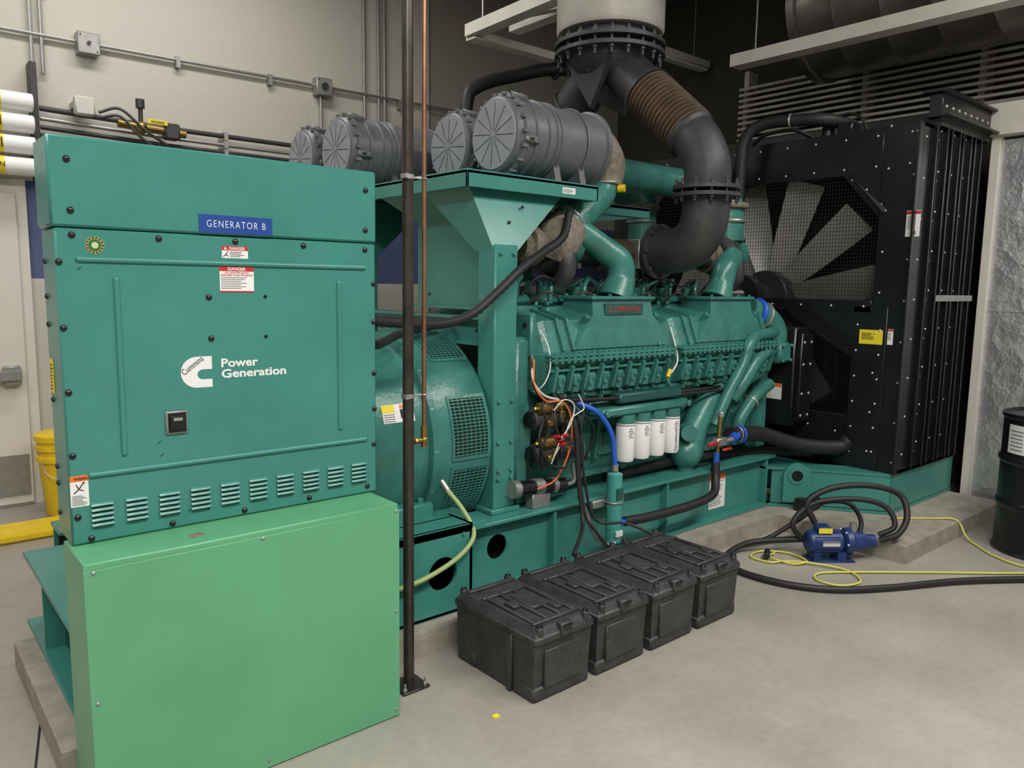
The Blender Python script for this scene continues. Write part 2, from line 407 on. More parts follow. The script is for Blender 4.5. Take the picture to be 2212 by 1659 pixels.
b=MB(); b.sheet((1.63,5.87,2.635),X,Z,.13,.032,ylab,.002)
for k in range(2): b.box(1.65,1.74,5.866,5.868,2.643+k*.01,2.646+k*.01,ink)
b.make('yellow_tag',r,label='yellow rectangular tag')
b=MB()
b.tube([(1.32,5.86,2.66),(1.45,5.85,2.70),(1.6,5.84,2.58),(1.75,5.86,2.5)],.010,iron,8)
b.make('wall_cable',label='dark flexible cable leaving the junction box',cat='cable')
b=MB()
b.tube([(1.33,5.86,2.63),(1.45,5.85,2.65),(1.57,5.84,2.53),(1.72,5.86,2.44)],.010,iron,8)
b.make('wall_cable',label='dark flexible cable leaving the junction box',cat='cable')
for k in range(4):
    z=2.67-k*.135
    r=thing('insulated_pipe','white insulated pipe with yellow warning band near door','pipe',(.3,5.93,z),'white insulated pipes')
    b=MB(); b.cyl((-3.5,5.93,z),(.95,5.93,z),.058,white,20,bev=.006); b.make('pipe_insulation',r)
    b=MB(); b.cyl((.66,5.93,z),(.772,5.93,z),.0595,ylab,20)
    if k==3: b.text('BURN',(.715,5.869,z-.015),X,Z,ink,height=.03,align='C',t=.001,bold=.01)
    else:
        for q in range(4): b.box(.69+.022*q,.698+.022*q,5.868,5.8705,z-.03,z+.03,ink)
    b.make('warning_band',r,label='yellow band with black marks')
b=MB(); b.box(.955,.995,6.0,6.12,2.2,2.95,iron,.003); b.box(.955,.995,5.86,6.0,2.2,2.23,iron); b.make('pipe_bracket',label='dark vertical steel bracket holding insulated pipes',cat='bracket')
r=thing('mop_bucket','yellow plastic bucket with ribbed rim by the curb','bucket',(.99,5.72,0))
b=MB(); b.lathe((.99,5.72,0),Z,[(0,.13),(.02,.14),(.36,.165),(.37,.18),(.40,.18),(.41,.168),(.44,.17),(.445,.182),(.47,.182),(.475,.17),(.50,.172),(.505,.185),(.54,.185),(.55,.16)],yellow,28); b.make('bucket_body',r)
b=MB(); b.tube([(.82,5.72,.45),(.85,5.58,.3),(.99,5.53,.25),(1.12,5.58,.3),(1.16,5.72,.45)],.004,galv,6); b.make('bucket_handle',r)

# ------------------------------------------------------------------ steel pole + copper pipe
r=thing('steel_pole','dark steel pipe column bolted to the floor','pole',(1.53,2.39,0))
b=MB(); b.cyl((1.53,2.39,.01),(1.53,2.39,4.5),.0205,steelp,20); b.make('pipe_shaft',r)
b=MB(); b.box(1.47,1.59,2.33,2.45,0,.01,steelp,.002)
for dx in (-.045,.045):
    for dy in (-.045,.045): b.bolt((1.53+dx,2.39+dy,.01),Z,.008,.012,galv); b.cyl((1.53+dx,2.39+dy,.02),(1.53+dx,2.39+dy,.04),.004,galv,8)
b.make('base_plate',r)
for z in (1.93,1.14):
    b=MB(); b.cyl((1.53,2.39,z-.008),(1.53,2.39,z+.008),.0245,galv,20); b.box(1.50,1.512,2.355,2.39,z-.008,z+.008,galv); b.cyl((1.55,2.39,z),(1.59,2.39,z),.004,galv,8); b.ring((1.60,2.39,z),Z,.012,.003,galv,16,6); b.make('pipe_clamp',r,label='silver clamp')
r=thing('copper_pipe','thin copper pipe with valve end beside steel pole','pipe',(1.60,2.39,.94))
b=MB(); b.cyl((1.60,2.39,1.0),(1.60,2.39,4.5),.0085,copper,14); b.make('copper_tube',r)
b=MB(); b.cyl((1.60,2.39,.94),(1.60,2.39,1.02),.013,brass,12); b.ball((1.60,2.39,.965),.017,brass,12); b.cyl((1.57,2.39,.965),(1.6,2.39,.965),.01,brass,10); b.bolt((1.568,2.39,.965),-X,.012,.012,brass); b.make('drain_valve',r)

# ------------------------------------------------------------------ green lower box
r=thing('terminal_box','plain light green sheet-metal box standing on floor','enclosure',(.9,2.37,0))
b=MB(); b.box(.41,1.39,2.237,2.50,0.0,.79,green,.004); b.make('box_body',r)
b=MB(); b.box(.408,1.392,2.233,2.237,.004,.772,green,.0015); b.make('front_panel',r)
for p in ((.432,.765),(.902,.765),(1.378,.765),(.425,.393),(1.378,.40),(.432,.03),(.902,.03),(1.378,.03)):
    b=MB(); b.dome((p[0],2.233,p[1]),-Y,.006,galv); b.make('screw',r)
b=MB(); b.hull([(.70,2.3,.7902),(.72,2.29,.7902),(.76,2.31,.7902),(.74,2.34,.7902),(.71,2.33,.7902),(.73,2.315,.7906)],tan); b.make('scuff_patch',r)

# ------------------------------------------------------------------ cabinet
r=thing('control_cabinet','tall teal metal control cabinet above the green box','electrical cabinet',(.91,2.52,.79))
b=MB(); b.box(.418,1.412,2.418,2.60,.791,1.69,teal,.006); b.box(.47,1.36,2.60,2.75,.9,1.85,teal_d)
b.make('cabinet_body',r)
b=MB(); b.box(.410,1.414,2.412,2.60,1.692,1.937,teal,.007); b.make('top_cover',r)
def rib(x0,z0,x1,z1,rr=.009):
    b=MB(); p0=V((x0,2.418,z0));p1=V((x1,2.418,z1)); b.tube([p0,p1],rr,teal,10,smooth=False)
    b.ball(p0,rr,teal,10); b.ball(p1,rr,teal,10); b.make('stiffening_rib',r)
rib(.475,1.605,1.365,1.605); rib(.567,1.045,.567,1.55); rib(1.267,1.045,1.267,1.55); rib(.476,.992,1.365,.992)
for i in range(10):
    x=.500+i*.0930
    b=MB()
    for k in range(5):
        z=.84+k*.0148
        b.hull([(x-.031,2.418,z+.011),(x+.031,2.418,z+.011),(x-.027,2.418,z+.012),(x-.029,2.409,z+.001),(x+.029,2.409,z+.001),(x-.031,2.418,z-.001),(x+.031,2.418,z-.001),(x-.025,2.4105,z+.007),(x+.025,2.4105,z+.007)],teal)
        b.box(x-.027,x+.027,2.4095,2.4175,z-.002,z-.0005,dark_void)
    b.make('louver_vent',r)
bolts=[(.457,1.873),(.460,1.737),(.461,1.671),(.426,1.597),(.687,1.672),(.913,1.674),(1.140,1.671),(1.371,1.871),(1.369,1.735),(1.37,1.667),(.428,1.416),(.431,1.235),(.432,1.054),(.436,.874),(.468,.806),(.692,.808),(.917,.809),(1.144,.812),(1.371,.817),(1.403,1.415),(1.403,1.55),(1.403,1.23),(1.403,1.10),(1.4,.97),(.826,1.501),(.829,1.374),(1.005,1.503),(1.004,1.374)]
for i,(x,z) in enumerate(bolts):
    b=MB(); yy=2.411 if z>1.70 else 2.418
    if i>=26: b.cyl((x,yy+.001,z),(x,yy-.001,z),.006,dark_void,12)
    else:
        b.cyl((x,yy,z),(x,yy-.002,z),.0095,iron,14); b.dome((x,yy-.002,z),-Y,.0085,black,12)
    b.make('cabinet_bolt',r)
for z in (1.42,1.6,1.2,1.0,.95,.86,1.5):
    b=MB(); b.dome((.417,2.56,z),-X,.009,black,10); b.make('cabinet_bolt',r)
for (x,z) in ((.47,1.575),(.66,1.06),(.665,1.02),(.74,.835),(.80,.83)):
    b=MB(); b.sheet((x,2.418,z),V((.8,0,.6)),V((-.6,0,.8)),.014,.0025,ink,.0004); b.make('paint_scuff',r,label='dark paint chip')
b=MB(); b.sheet((.802,2.412,1.697),X,Z,.229,.054,navy,.003); b.text('GENERATOR B',(.9165,2.409,1.714),X,Z,white,width=.184,height=.0215,bold=-.010,align='C',space=1.25); b.make('name_plate',r,label='blue plate with white lettering')
def text_lines(b,p,xd,yd,w,n,dz,h,mat=greyink,t=.0012):
    p=V(p)
    for k in range(n):
        ww=w*random.uniform(.6,1.0); b.sheet(p-V(yd)*dz*k,xd,yd,ww,h,mat,t)
b=MB(); b.sheet((.870,2.418,1.622),X,Z,.082,.037,white,.001); b.sheet((.870,2.417,1.646),X,Z,.082,.013,red,.0006); b.text('DANGER',(.918,2.4164,1.6482),X,Z,white,width=.05,height=.0088,bold=.02,align='C')
b.hull([(.876,2.4163,1.649),(.886,2.4163,1.649),(.881,2.4163,1.657),(.881,2.4160,1.652)],white)
b.tube([(.874,2.4165,1.626),(.882,2.4165,1.634),(.889,2.4165,1.642)],.0012,ink,6); b.tube([(.889,2.4165,1.628),(.882,2.4165,1.634)],.0012,ink,6,smooth=False)
text_lines(b,(.895,2.4175,1.640),X,Z,.052,4,.0045,.0022); b.make('danger_label',r,label='white danger sticker with red header')
b=MB(); b.sheet((.861,2.418,1.517),X,Z,.108,.079,white,.001); b.sheet((.861,2.417,1.582),X,Z,.108,.014,red,.0006); b.text('DANGER',(.915,2.4164,1.5845),X,Z,white,width=.056,height=.0095,bold=.02,align='C')
b.text('NO SAFE-PPE EXISTS',(.915,2.4168,1.5745),X,Z,red,width=.075,height=.0055,bold=.01,align='C'); b.text('ENERGIZED WORK PROHIBITED',(.915,2.4168,1.567),X,Z,red,width=.10,height=.0055,bold=.01,align='C')
text_lines(b,(.865,2.4175,1.561),X,Z,.1,7,.0055,.002); b.sheet((.861,2.417,1.517),X,Z,.108,.004,red,.0006); b.make('danger_label',r,label='white danger sticker with red header')
b=MB()
def cshape():
    R=.0480; ri=.0155; pts=[(.828,1.319)]
    for k in range(15):
        a=math.pi/2+math.pi*k/14; pts.append((.782+R*math.cos(a),1.271+R*math.sin(a)))
    pts.append((.828,1.223)); pts.append((.828,1.248))
    for k in range(9):
        a=-math.pi/2-math.pi*k/8; pts.append((.800+ri*1.1*math.cos(a),1.2635+ri*math.sin(a)))
    pts.append((.828,1.279))
    return pts
b.prism('y',cshape(),2.4178,2.4170,white)
c,s_=math.cos(math.radians(37)),math.sin(math.radians(37))
b.text('Cummins',(.744,2.4168,1.263),V((c,0,s_)),V((-s_,0,c)),tealtext,width=.076,height=.0185,bold=.004,t=.0004)
b.make('brand_logo',r,label='white C-shaped emblem with dark lettering')
b=MB(); b.text('Power',(.857,2.4178,1.283),X,Z,white,width=.118,height=.026,bold=.025); b.text('Generation',(.857,2.4178,1.249),X,Z,white,width=.213,height=.026,bold=.025); b.make('brand_lettering',r,label='bold white lettering')
b=MB(); b.box(.683,.748,2.409,2.418,1.086,1.158,galv,.004); b.box(.689,.742,2.4075,2.4092,1.092,1.152,black); b.box(.694,.737,2.401,2.408,1.10,1.145,black,.003); b.box(.702,.729,2.397,2.401,1.128,1.138,galv,.001); b.make('door_latch',r,label='black paddle latch in chrome surround')
b=MB()
b.cyl((.517,2.418,1.645),(.517,2.4172,1.645),.024,pm('olive_ring',C(150,150,80),.5),28); b.cyl((.517,2.4172,1.645),(.517,2.4166,1.645),.0165,pm('seal_green',C(40,100,50),.5),24); b.cyl((.517,2.4166,1.645),(.517,2.4162,1.645),.009,pm('seal_pale',C(190,200,150),.5),20)
for k in range(14):
    a=2*math.pi*k/14; b.T=Matrix.Translation((.517+.0203*math.cos(a),2.4169,1.645+.0203*math.sin(a)))@Matrix.Rotation(-a,4,'Y'); b.box(-.002,.002,-.0004,.0004,-.0022,.0022,ink)
b.T=None
b.make('round_seal_sticker',r,label='round yellow and green sticker')
b=MB(); b.sheet((.4205,2.418,.905),X,Z,.047,.09,white,.001); b.sheet((.4205,2.417,.979),X,Z,.047,.016,orange,.0006); b.text('WARNING',(.448,2.4163,.983),X,Z,ink,width=.034,height=.007,bold=.02,align='C')
b.tube([(.430,2.4165,.945),(.443,2.4165,.957),(.452,2.4165,.970)],.0016,ink,6); b.tube([(.455,2.4165,.950),(.443,2.4165,.957),(.436,2.4165,.970)],.0013,ink,6); b.ball((.455,2.4165,.973),.003,ink,8)
text_lines(b,(.424,2.4175,.936),X,Z,.04,8,.0038,.0016); b.make('warning_label',r,label='white warning sticker with orange header')
b=MB(); b.sheet((.417,2.58,1.22),-Y,Z,.05,.10,ylab,.001); text_lines(b,(.4165,2.575,1.30),-Y,Z,.04,8,.01,.003,ink); b.make('side_label',r,label='yellow sticker')

# ================================================================== GENERATOR SET
gen=thing('generator_set','large teal diesel generator set with black radiator on pad','generator',(3.2,3.3,.12))
# ------------------------------------------------------------------ skid
r=Part('skid_frame','teal steel base frame',gen)
def rail(y,s):
    b=MB()
    yw=y+.06*s
    def web(x0,x1,hx=None,hz=.30,hr=.06):
        if hx is None: b.box(x0,x1,min(yw,yw+.012*s),max(yw,yw+.012*s),.12,.435,teal)
        else: b.platehole(x0,x1,.12,.435,hx,hz,hr,yw,yw+.012*s,teal)
    web(.6,2.1); web(2.1,2.5,2.27,.30,.062); web(2.5,4.62)
    b.box(.6,4.64,min(y,y+.2*s),max(y,y+.2*s),.43,.45,teal,.004)
    b.box(.6,4.64,min(y,y+.2*s),max(y,y+.2*s),.105,.125,teal,.004)
    for x in (2.6,3.5,4.55): b.box(x,x+.015,min(y+.01*s,yw),max(y+.01*s,yw),.12,.43,teal)
    b.box(.6,4.64,min(y+.18*s,y+.19*s),max(y+.18*s,y+.19*s),.12,.435,dark_void)
    return b.make('side_rail',r)
rail(2.70,1); rail(3.95,-1)
b=MB(); b.platehole(1.55,2.02,.11,.50,1.86,.30,.075,2.63,2.645,teal); b.box(2.005,2.02,2.63,2.80,.11,.50,teal); b.box(1.55,2.02,2.63,2.8,.106,.122,teal); b.box(1.55,2.02,2.76,2.77,.12,.5,dark_void)
b.box(1.55,2.10,2.63,2.95,.46,.50,teal,.004)
for x in (1.62,1.97): b.bolt((x,2.63,.16),-Y,.009,.01,teal); b.bolt((x,2.63,.46),-Y,.009,.01,teal)
b.make('lifting_bracket',r)
b=MB(); b.box(.45,.66,2.56,3.66,.40,.42,teal,.003); b.box(.53,.55,2.6,3.62,.12,.40,teal_d); b.box(.45,.66,2.56,3.66,.106,.125,teal,.003)
for y in (2.62,3.3): b.box(.46,.53,y,y+.015,.12,.40,teal)
b.make('end_crossmember',r)
for x in (1.2,2.0,3.0,4.0):
    b=MB(); b.box(x,x+.12,2.9,3.75,.2,.42,teal_d); b.make('crossmember',r)
b=MB(); out=[(4.55,2.72),(4.66,2.60),(5.02,2.09),(6.02,2.09),(6.02,2.30),(5.1,2.3),(4.75,2.8),(4.55,2.8)]
b.prism('z',out,.36,.375,teal); b.prism('z',[(4.60,2.70),(5.02,2.10),(5.04,2.115),(4.62,2.715)],.13,.36,teal); b.box(5.03,6.02,2.095,2.11,.13,.36,teal); b.prism('z',out,.106,.125,teal)
b.box(5.0,6.0,2.3,4.5,.12,.34,teal_d)
out=[(x,6.6-y) for x,y in out]; b.prism('z',out,.36,.375,teal)
b.make('radiator_outrigger',r)
b=MB(); 
dd=V((.42,-.60,0)).normalized(); nn=V((-.60,-.42,0)).normalized()
cen=V((4.69,2.57,.33))
b.T=Matrix(((dd.x,-nn.x,0,cen.x),(dd.y,-nn.y,0,cen.y),(0,0,1,cen.z),(0,0,0,1)))
pl=[]
for k in range(13):
    a=math.pi*k/12; pl.append((.085*math.cos(a),.0+.085*math.sin(a)))
b.prism('y',[(.085,-.18)]+pl+[(-.085,-.18)],-.04,-.01,teal)
b.lathe((0,-.041,0),-Y,[(0,.058),(.006,.056),(.006,.036)],teal,24,cap=False); b.cyl((0,-.042,0),(0,-.0405,0),.036,dark_void,24)
b.T=None; b.make('lifting_eye',r)
b=MB(); b.sheet((3.98,2.758,.17),X,Z,.17,.22,white,.001); b.sheet((3.98,2.757,.355),X,Z,.17,.035,orange,.0006); text_lines(b,(3.99,2.7573,.34),X,Z,.15,14,.0115,.004); b.make('warning_label',r,label='large white sticker with orange header')

# ------------------------------------------------------------------ alternator
ay,az=3.30,.80; ox=.04
r=Part('alternator','round teal alternator drum with vent grilles',gen)
b=MB(); b.lathe((1.30+ox,ay,az),X,[(0,.30),(.02,.44),(.05,.475),(.58,.475),(.585,.505),(.62,.505),(.625,.49)],teal_e,64)
b.lathe((1.90+ox,ay,az),X,[(0,.48),(.0,.50),(.06,.515),(.30,.515),(.32,.50),(.33,.47)],teal_e,64)
for k in range(16):
    a=2*math.pi*k/16; b.bolt((1.91+ox,ay-.495*math.cos(a),az+.495*math.sin(a)),-X,.012,.02,teal_e)
b.make('drum_housing',r)
def patch(a0,a1,x0,x1,nr=9,nc=7):
    b=MB(); R=.5155
    def P(a,x,R_): a=math.radians(a); return (x,ay-R_*math.cos(a),az+R_*math.sin(a))
    n=10
    vs=[P(a0+(a1-a0)*i/n,x,R+.001) for i in range(n+1) for x in (x0,x1)]
    b.add(vs,[(2*i,2*i+1,2*i+3,2*i+2) for i in range(n)],dark_void)
    for k in range(nr+1):
        a=a0+(a1-a0)*k/nr; w=(.28 if k not in (0,nr) else .9)
        vs=[P(a-w,x0-.005,R),P(a-w,x1+.005,R),P(a+w,x1+.005,R),P(a+w,x0-.005,R),P(a-w,x0-.005,R+.005),P(a-w,x1+.005,R+.005),P(a+w,x1+.005,R+.005),P(a+w,x0-.005,R+.005)]
        b.add(vs,[(0,1,2,3),(4,5,6,7),(0,1,5,4),(1,2,6,5),(2,3,7,6),(3,0,4,7)],teal_e)
    for k in range(nc+1):
        x=x0+(x1-x0)*k/nc; w=.0018 if k not in (0,nc) else .006
        vs=[]
        for i in range(n+1):
            a=a0+(a1-a0)*i/n
            vs+=[P(a,x-w,R),P(a,x+w,R),P(a,x+w,R+.005),P(a,x-w,R+.005)]
        fs=[]
        for i in range(n):
            o=4*i
            fs+=[(o+j,o+(j+1)%4,o+4+(j+1)%4,o+4+j) for j in range(4)]
        b.add(vs,fs,teal_e)
    b.make('vent_grille',r)
for a0 in (-42,-5,50,88,125): patch(a0,a0+32,1.985+ox,2.19+ox,18,8)
b=MB(); b.box(1.72,1.95,2.83,3.0,.45,.56,teal,.008); b.hull([(1.78,2.9,.55),(1.78,3.0,.55),(1.8,2.86,.75),(1.8,2.9,.75),(1.83,2.9,.55),(1.83,3.0,.55)],teal)
for x in (1.76,1.9): b.bolt((x,2.87,.56),Z,.016,.02,teal)
b.make('mounting_foot',r)
b=MB(); b.box(1.72,1.95,3.6,3.77,.45,.56,teal,.008); b.make('mounting_foot',r)
def curved(b,x0,x1,a0,a1,mat,R=.4765,n=5):
    vs=[]
    for i in range(n+1):
        a=math.radians(a0+(a1-a0)*i/n)
        for x in (x0,x1): vs.append((x,ay-R*math.cos(a),az+R*math.sin(a)))
    b.add(vs,[(2*i,2*i+1,2*i+3,2*i+2) for i in range(n)],mat)
b=MB(); curved(b,1.70,1.86,18,28,white); curved(b,1.70,1.765,23.5,28,ylab,.4772,3); curved(b,1.775,1.85,19,27,white,.4771); curved(b,1.79,1.82,20,25,ink,.4776,3); curved(b,1.79,1.85,25.5,27.3,orange,.4776,2)
for k in range(4): curved(b,1.705,1.76,18.6+k*1.2,19.1+k*1.2,greyink,.4775,2)
b.make('warning_label',r,label='white and yellow sticker')
b=MB(); b.tube([(1.60,2.60,.30),(1.75,2.585,.325),(1.92,2.59,.38),(2.02,2.62,.45),(2.02,2.70,.54),(1.99,2.78,.62)],.011,ygreen,10); b.cyl((2.0,2.77,.6),(1.98,2.83,.67),.014,galv,10)
b.make('lead_conduit',r,label='pale green flexible conduit')

# ------------------------------------------------------------------ air cleaner stand
r=Part('air_cleaner_tray','teal steel tray on posts',gen)
b=MB(); x0,x1,y0,y1=2.14,3.0,2.85,4.75
b.box(x0,x1,y0,y1,2.055,2.075,teal,.002); b.box(x0,x1,y0,y0+.012,1.995,2.07,teal,.002); b.box(x0,x0+.012,y0,y1,1.995,2.07,teal,.002); b.box(x1-.012,x1,y0,y1,1.995,2.07,teal,.002); b.box(x0,x1,y1-.012,y1,1.995,2.07,teal,.002)
for x in (2.4,2.9): b.bolt((x,3.0,2.055),-Z,.01,.012,iron)
b.make('tray',r)
b=MB(); b.sheet((2.74,2.85,2.015),X,Z,.09,.03,white,.001); text_lines(b,(2.745,2.849,2.036),X,Z,.08,4,.005,.002); b.make('tray_label',r,label='small white sticker')
for dy in (0,1.3):
    b=MB(); b.hull([(2.20,2.94+dy,2.05),(2.86,2.94+dy,2.05),(2.20,3.35+dy,2.05),(2.86,3.35+dy,2.05),(2.27,2.81+dy,1.71),(2.41,2.81+dy,1.71),(2.27,2.95+dy,1.71),(2.41,2.95+dy,1.71)],teal)
    for q in ((2.40,2.875,1.85),(2.5,2.895,1.93)): b.bolt((q[0],q[1]+dy-.012,q[2]),-Y,.008,.012,iron)
    b.make('hopper_bracket',r)
    b=MB(); b.box(2.27,2.41,2.80+dy,2.93+dy,.47,1.74,teal,.006)
    b.box(2.25,2.43,2.78+dy,2.95+dy,.45,.475,teal,.004)
    for z in (.62,.66,1.70,1.0,.80):
        b.bolt((2.30,2.80+dy,z),-Y,.011,.014,teal); b.bolt((2.38,2.80+dy,z),-Y,.011,.014,teal)
    b.make('post',r)
b=MB(); b.box(2.345,2.36,2.93,3.56,1.44,1.90,teal); b.box(2.30,2.36,2.93,3.56,1.43,1.445,teal)
b.hull([(2.2,3.1,2.05),(2.2,3.8,2.05),(2.8,3.8,2.05),(2.8,3.1,2.05),(2.345,2.95,1.88),(2.36,2.95,1.88),(2.345,3.56,1.88),(2.36,3.56,1.88)],teal)
for y in (3.0,3.45): b.bolt((2.345,y,1.5),-X,.008,.008,iron)
b.make('side_panel',r)
b=MB(); b.box(2.32,2.335,2.93,3.95,1.26,1.40,teal); b.box(2.27,2.335,2.93,3.95,1.385,1.40,teal); b.box(2.27,2.335,2.93,3.95,1.26,1.275,teal)
b.bolt((2.32,3.0,1.33),-X,.009,.008,iron); b.make('cross_channel',r)
b=MB(); b.box(3.35,3.9,3.25,3.6,2.03,2.05,teal,.002); b.box(3.35,3.9,3.25,3.262,1.99,2.05,teal); b.hull([(3.35,3.26,2.0),(3.9,3.26,2.0),(3.35,3.3,1.93),(3.9,3.3,2.0),(3.35,3.27,1.93)],teal); b.make('bracket_shelf',r)

# ------------------------------------------------------------------ air cleaners
def air_cleaner(x,y,z,L=.80,R=.198):
    r=Part('air_cleaner','dark grey cylindrical air cleaner',gen)
    b=MB(); b.lathe((x+.10,y,z),X,[(0,R*.9),(.05,R*.93),(.10,R*.95),(.105,R*1.0),(.14,R*1.0),(.145,R*.955),(.155,R*.955),(.16,R*1.0),(.17,R),(.175,R*.955),(.185,R*.955),(.19,R),(.20,R),(.205,R*.93),(L-.16,R*.95),(L-.155,R*1.02),(L-.13,R*1.02),(L-.125,R*.9),(L-.1,R*.6)],darkg,48)
    b.make('filter_housing',r)
    b=MB(); b.lathe((x,y,z),X,[(0,R*.80),(.004,R*.88),(.008,R*.92),(.012,R*.93),(.035,R*.96),(.04,R*1.04),(.055,R*1.04),(.06,R*.98),(.11,R*.98),(.115,R*1.03),(.13,R*1.03)],darkg,48)
    b.lathe((x-.001,y,z),X,[(-.002,R*.84),(.004,R*.85)],darkg2,40)
    for k in range(12):
        a=2*math.pi*k/12+.1; d=V((0,math.cos(a),math.sin(a))); t=V((0,-math.sin(a),math.cos(a)))
        p=V((x-.004,y,z)); b.add([p+d*.02-t*.0014,p+d*.02+t*.0014,p+d*R*.78+t*.002,p+d*R*.78-t*.002],[(0,1,2,3)],ink)
    b.cyl((x-.007,y,z),(x+.002,y,z),.012,darkg2,14)
    for k in range(18):
        a=2*math.pi*k/18; b.box(x+.025,x+.06,y+R*1.02*math.cos(a)-.008,y+R*1.02*math.cos(a)+.008,z+R*1.02*math.sin(a)-.008,z+R*1.02*math.sin(a)+.008,darkg)
    b.make('end_cap',r)
    for k in range(5):
        a=math.radians(190+k*72) ; c=V((x+.085,y+R*1.03*math.cos(a),z+R*1.03*math.sin(a)))
        b=MB(); b.T=Matrix.Translation(c)@Matrix.Rotation(a,4,'X'); b.box(-.04,.04,-.012,.012,-.018,.018,darkg,.004); b.box(-.055,.01,.008,.016,-.010,.010,galv,.002); b.box(-.035,-.005,.0155,.0175,-.006,.006,ink); b.T=None
        b.make('cap_latch',r,label='metal over-center latch')
    for dx in (.28,L-.22):
        b=MB(); b.hull([(x+dx,y-.16,2.076),(x+dx,y+.16,2.076),(x+dx+.04,y-.16,2.076),(x+dx+.04,y+.16,2.076),(x+dx,y-.13,z-R*.5),(x+dx+.04,y-.13,z-R*.5),(x+dx,y+.13,z-R*.5),(x+dx+.04,y+.13,z-R*.5)],darkg)
        b.ring((x+dx+.02,y,z),X,R*.97,.008,darkg,36,6)
        b.make('mounting_band',r)
air_cleaner(2.46,3.06,2.29,.68); air_cleaner(2.50,3.50,2.29,.68,.19); air_cleaner(2.10,4.02,2.29,.8,.19); air_cleaner(2.10,4.47,2.29,.8,.185)

# ------------------------------------------------------------------ exhaust
ex,ey=3.60,3.36
r=thing('exhaust_stack','wide metal-wrapped exhaust stack with bolted flange and twin pipes','exhaust pipe',(ex,ey,1.76))
b=MB(); b.lathe((ex,ey,3.06),Z,[(0,.29),(.0,.315),(.02,.325),(.5,.325),(.505,.33),(.53,.33),(.535,.325),(1.44,.325)],alu,48); b.make('insulation_jacket',r,label='silver insulation jacket')
b=MB(); b.lathe((ex,ey,2.93),Z,[(0,.335),(.022,.335)],iron,48); b.lathe((ex,ey,2.985),Z,[(0,.335),(.022,.335)],iron,48); b.lathe((ex,ey,2.90),Z,[(0,.255),(.16,.265)],iron,40)
for k in range(20):
    a=2*math.pi*(k+.5)/20; p=(ex+.305*math.cos(a),ey+.305*math.sin(a)); b.bolt((p[0],p[1],2.93),-Z,.017,.02,iron); b.cyl((p[0],p[1],2.88),(p[0],p[1],3.04),.009,iron,8); b.bolt((p[0],p[1],3.007),Z,.017,.02,iron)
b.make('bolted_flange',r)
b=MB(); b.lathe((ex,ey,2.93),-Z,[(0,.255),(.03,.25),(.10,.20),(.16,.12)],pipeb,36)
b.hull([(ex-.19,ey-.20,2.925),(ex-.19,ey+.20,2.925),(ex-.16,ey,2.62),(ex-.15,ey-.20,2.925),(ex-.15,ey+.20,2.925),(ex-.12,ey,2.62)],pipeb)
b.hull([(ex+.19,ey-.20,2.925),(ex+.19,ey+.20,2.925),(ex+.16,ey,2.62),(ex-.03,ey-.20,2.925),(ex-.03,ey+.20,2.925),(ex-.12,ey,2.66)],pipeb)
b.cyl((ex-.2,ey-.02,2.84),(ex-.18,ey-.02,2.84),.02,iron,14); b.cyl((ex-.202,ey-.02,2.84),(ex-.20,ey-.02,2.84),.011,dark_void,12)
b.make('collector_junction',r)
for s in (-1,1):
    A=V((ex,ey+.09*s,2.87)); D=V((0,.645*s,-.56)).normalized()
    p1=A+D*.27; p2=A+D*.71; p3=A+D*.76
    b=MB(); b.cyl(A,p1+D*.02,.132,pipeb,32); b.lathe(p1,D,[(0,.132),(0,.146),(.025,.146),(.025,.13)],iron,32)
    b.make('branch_pipe',r)
    b=MB(); prof=[]; L=(p2-p1).length-.03; n=14
    for k in range(n):
        h=L*k/n; w=L/n; prof+=[(h,.116),(h+w*.25,.140),(h+w*.5,.150),(h+w*.75,.140)]
    prof.append((L,.116)); b.lathe(p1+D*.03,D,prof,bellow,36); b.make('bellows',r,label='bronze ribbed flexible bellows')
    yo=ey+s*.755
    b=MB(); b.lathe(p2-D*.01,D,[(0,.14),(.02,.145),(.04,.13)],pipeb,28); b.tube([p2,p3+D*.02,V((ex,yo-.03*s,2.285)),V((ex,yo,2.20)),V((ex,yo,2.10))],.128,pipeb,28,5); b.make('upper_elbow',r)
    b=MB(); b.lathe((ex,yo,2.085),Z,[(0,.185),(.02,.185)],iron,36); b.lathe((ex,yo,2.045),Z,[(0,.185),(.02,.185)],iron,36)
    for k in range(12):
        a=2*math.pi*(k+.5)/12; p=(ex+.165*math.cos(a),yo+.165*math.sin(a)); b.cyl((p[0],p[1],2.015),(p[0],p[1],2.14),.007,iron,8); b.bolt((p[0],p[1],2.105),Z,.014,.015,iron); b.bolt((p[0],p[1],2.045),-Z,.014,.015,iron)
    b.make('bolted_flange',r)
    b=MB(); b.tube([V((ex,yo,2.05)),V((ex,yo,1.97)),V((ex,yo-.03*s,1.86)),V((ex,yo-.12*s,1.78)),V((ex,yo-.24*s,1.76)),V((ex,yo-.32*s,1.76))],.130,iron,28,5); b.lathe((ex,yo-.30*s,1.76),Y*(-s),[(0,.16),(.025,.16)],iron,32)
    for k in range(8):
        a=2*math.pi*k/8; b.bolt((ex+.145*math.cos(a),yo-.30*s,1.76+.145*math.sin(a)),Y*s,.012,.015,iron)
    b.make('lower_elbow',r)
b=MB(); b.tube([(3.22,4.3,2.4),(3.22,4.3,2.75),(3.3,4.3,2.88),(3.6,4.27,3.0),(4.1,4.2,3.12),(5.2,4.2,3.15)],.045,rubber,14); b.ring((3.95,4.22,3.09),V((1,-.1,.2)),.05,.012,black)
b.make('crankcase_vent_pipe',gen,label='black insulated pipe')

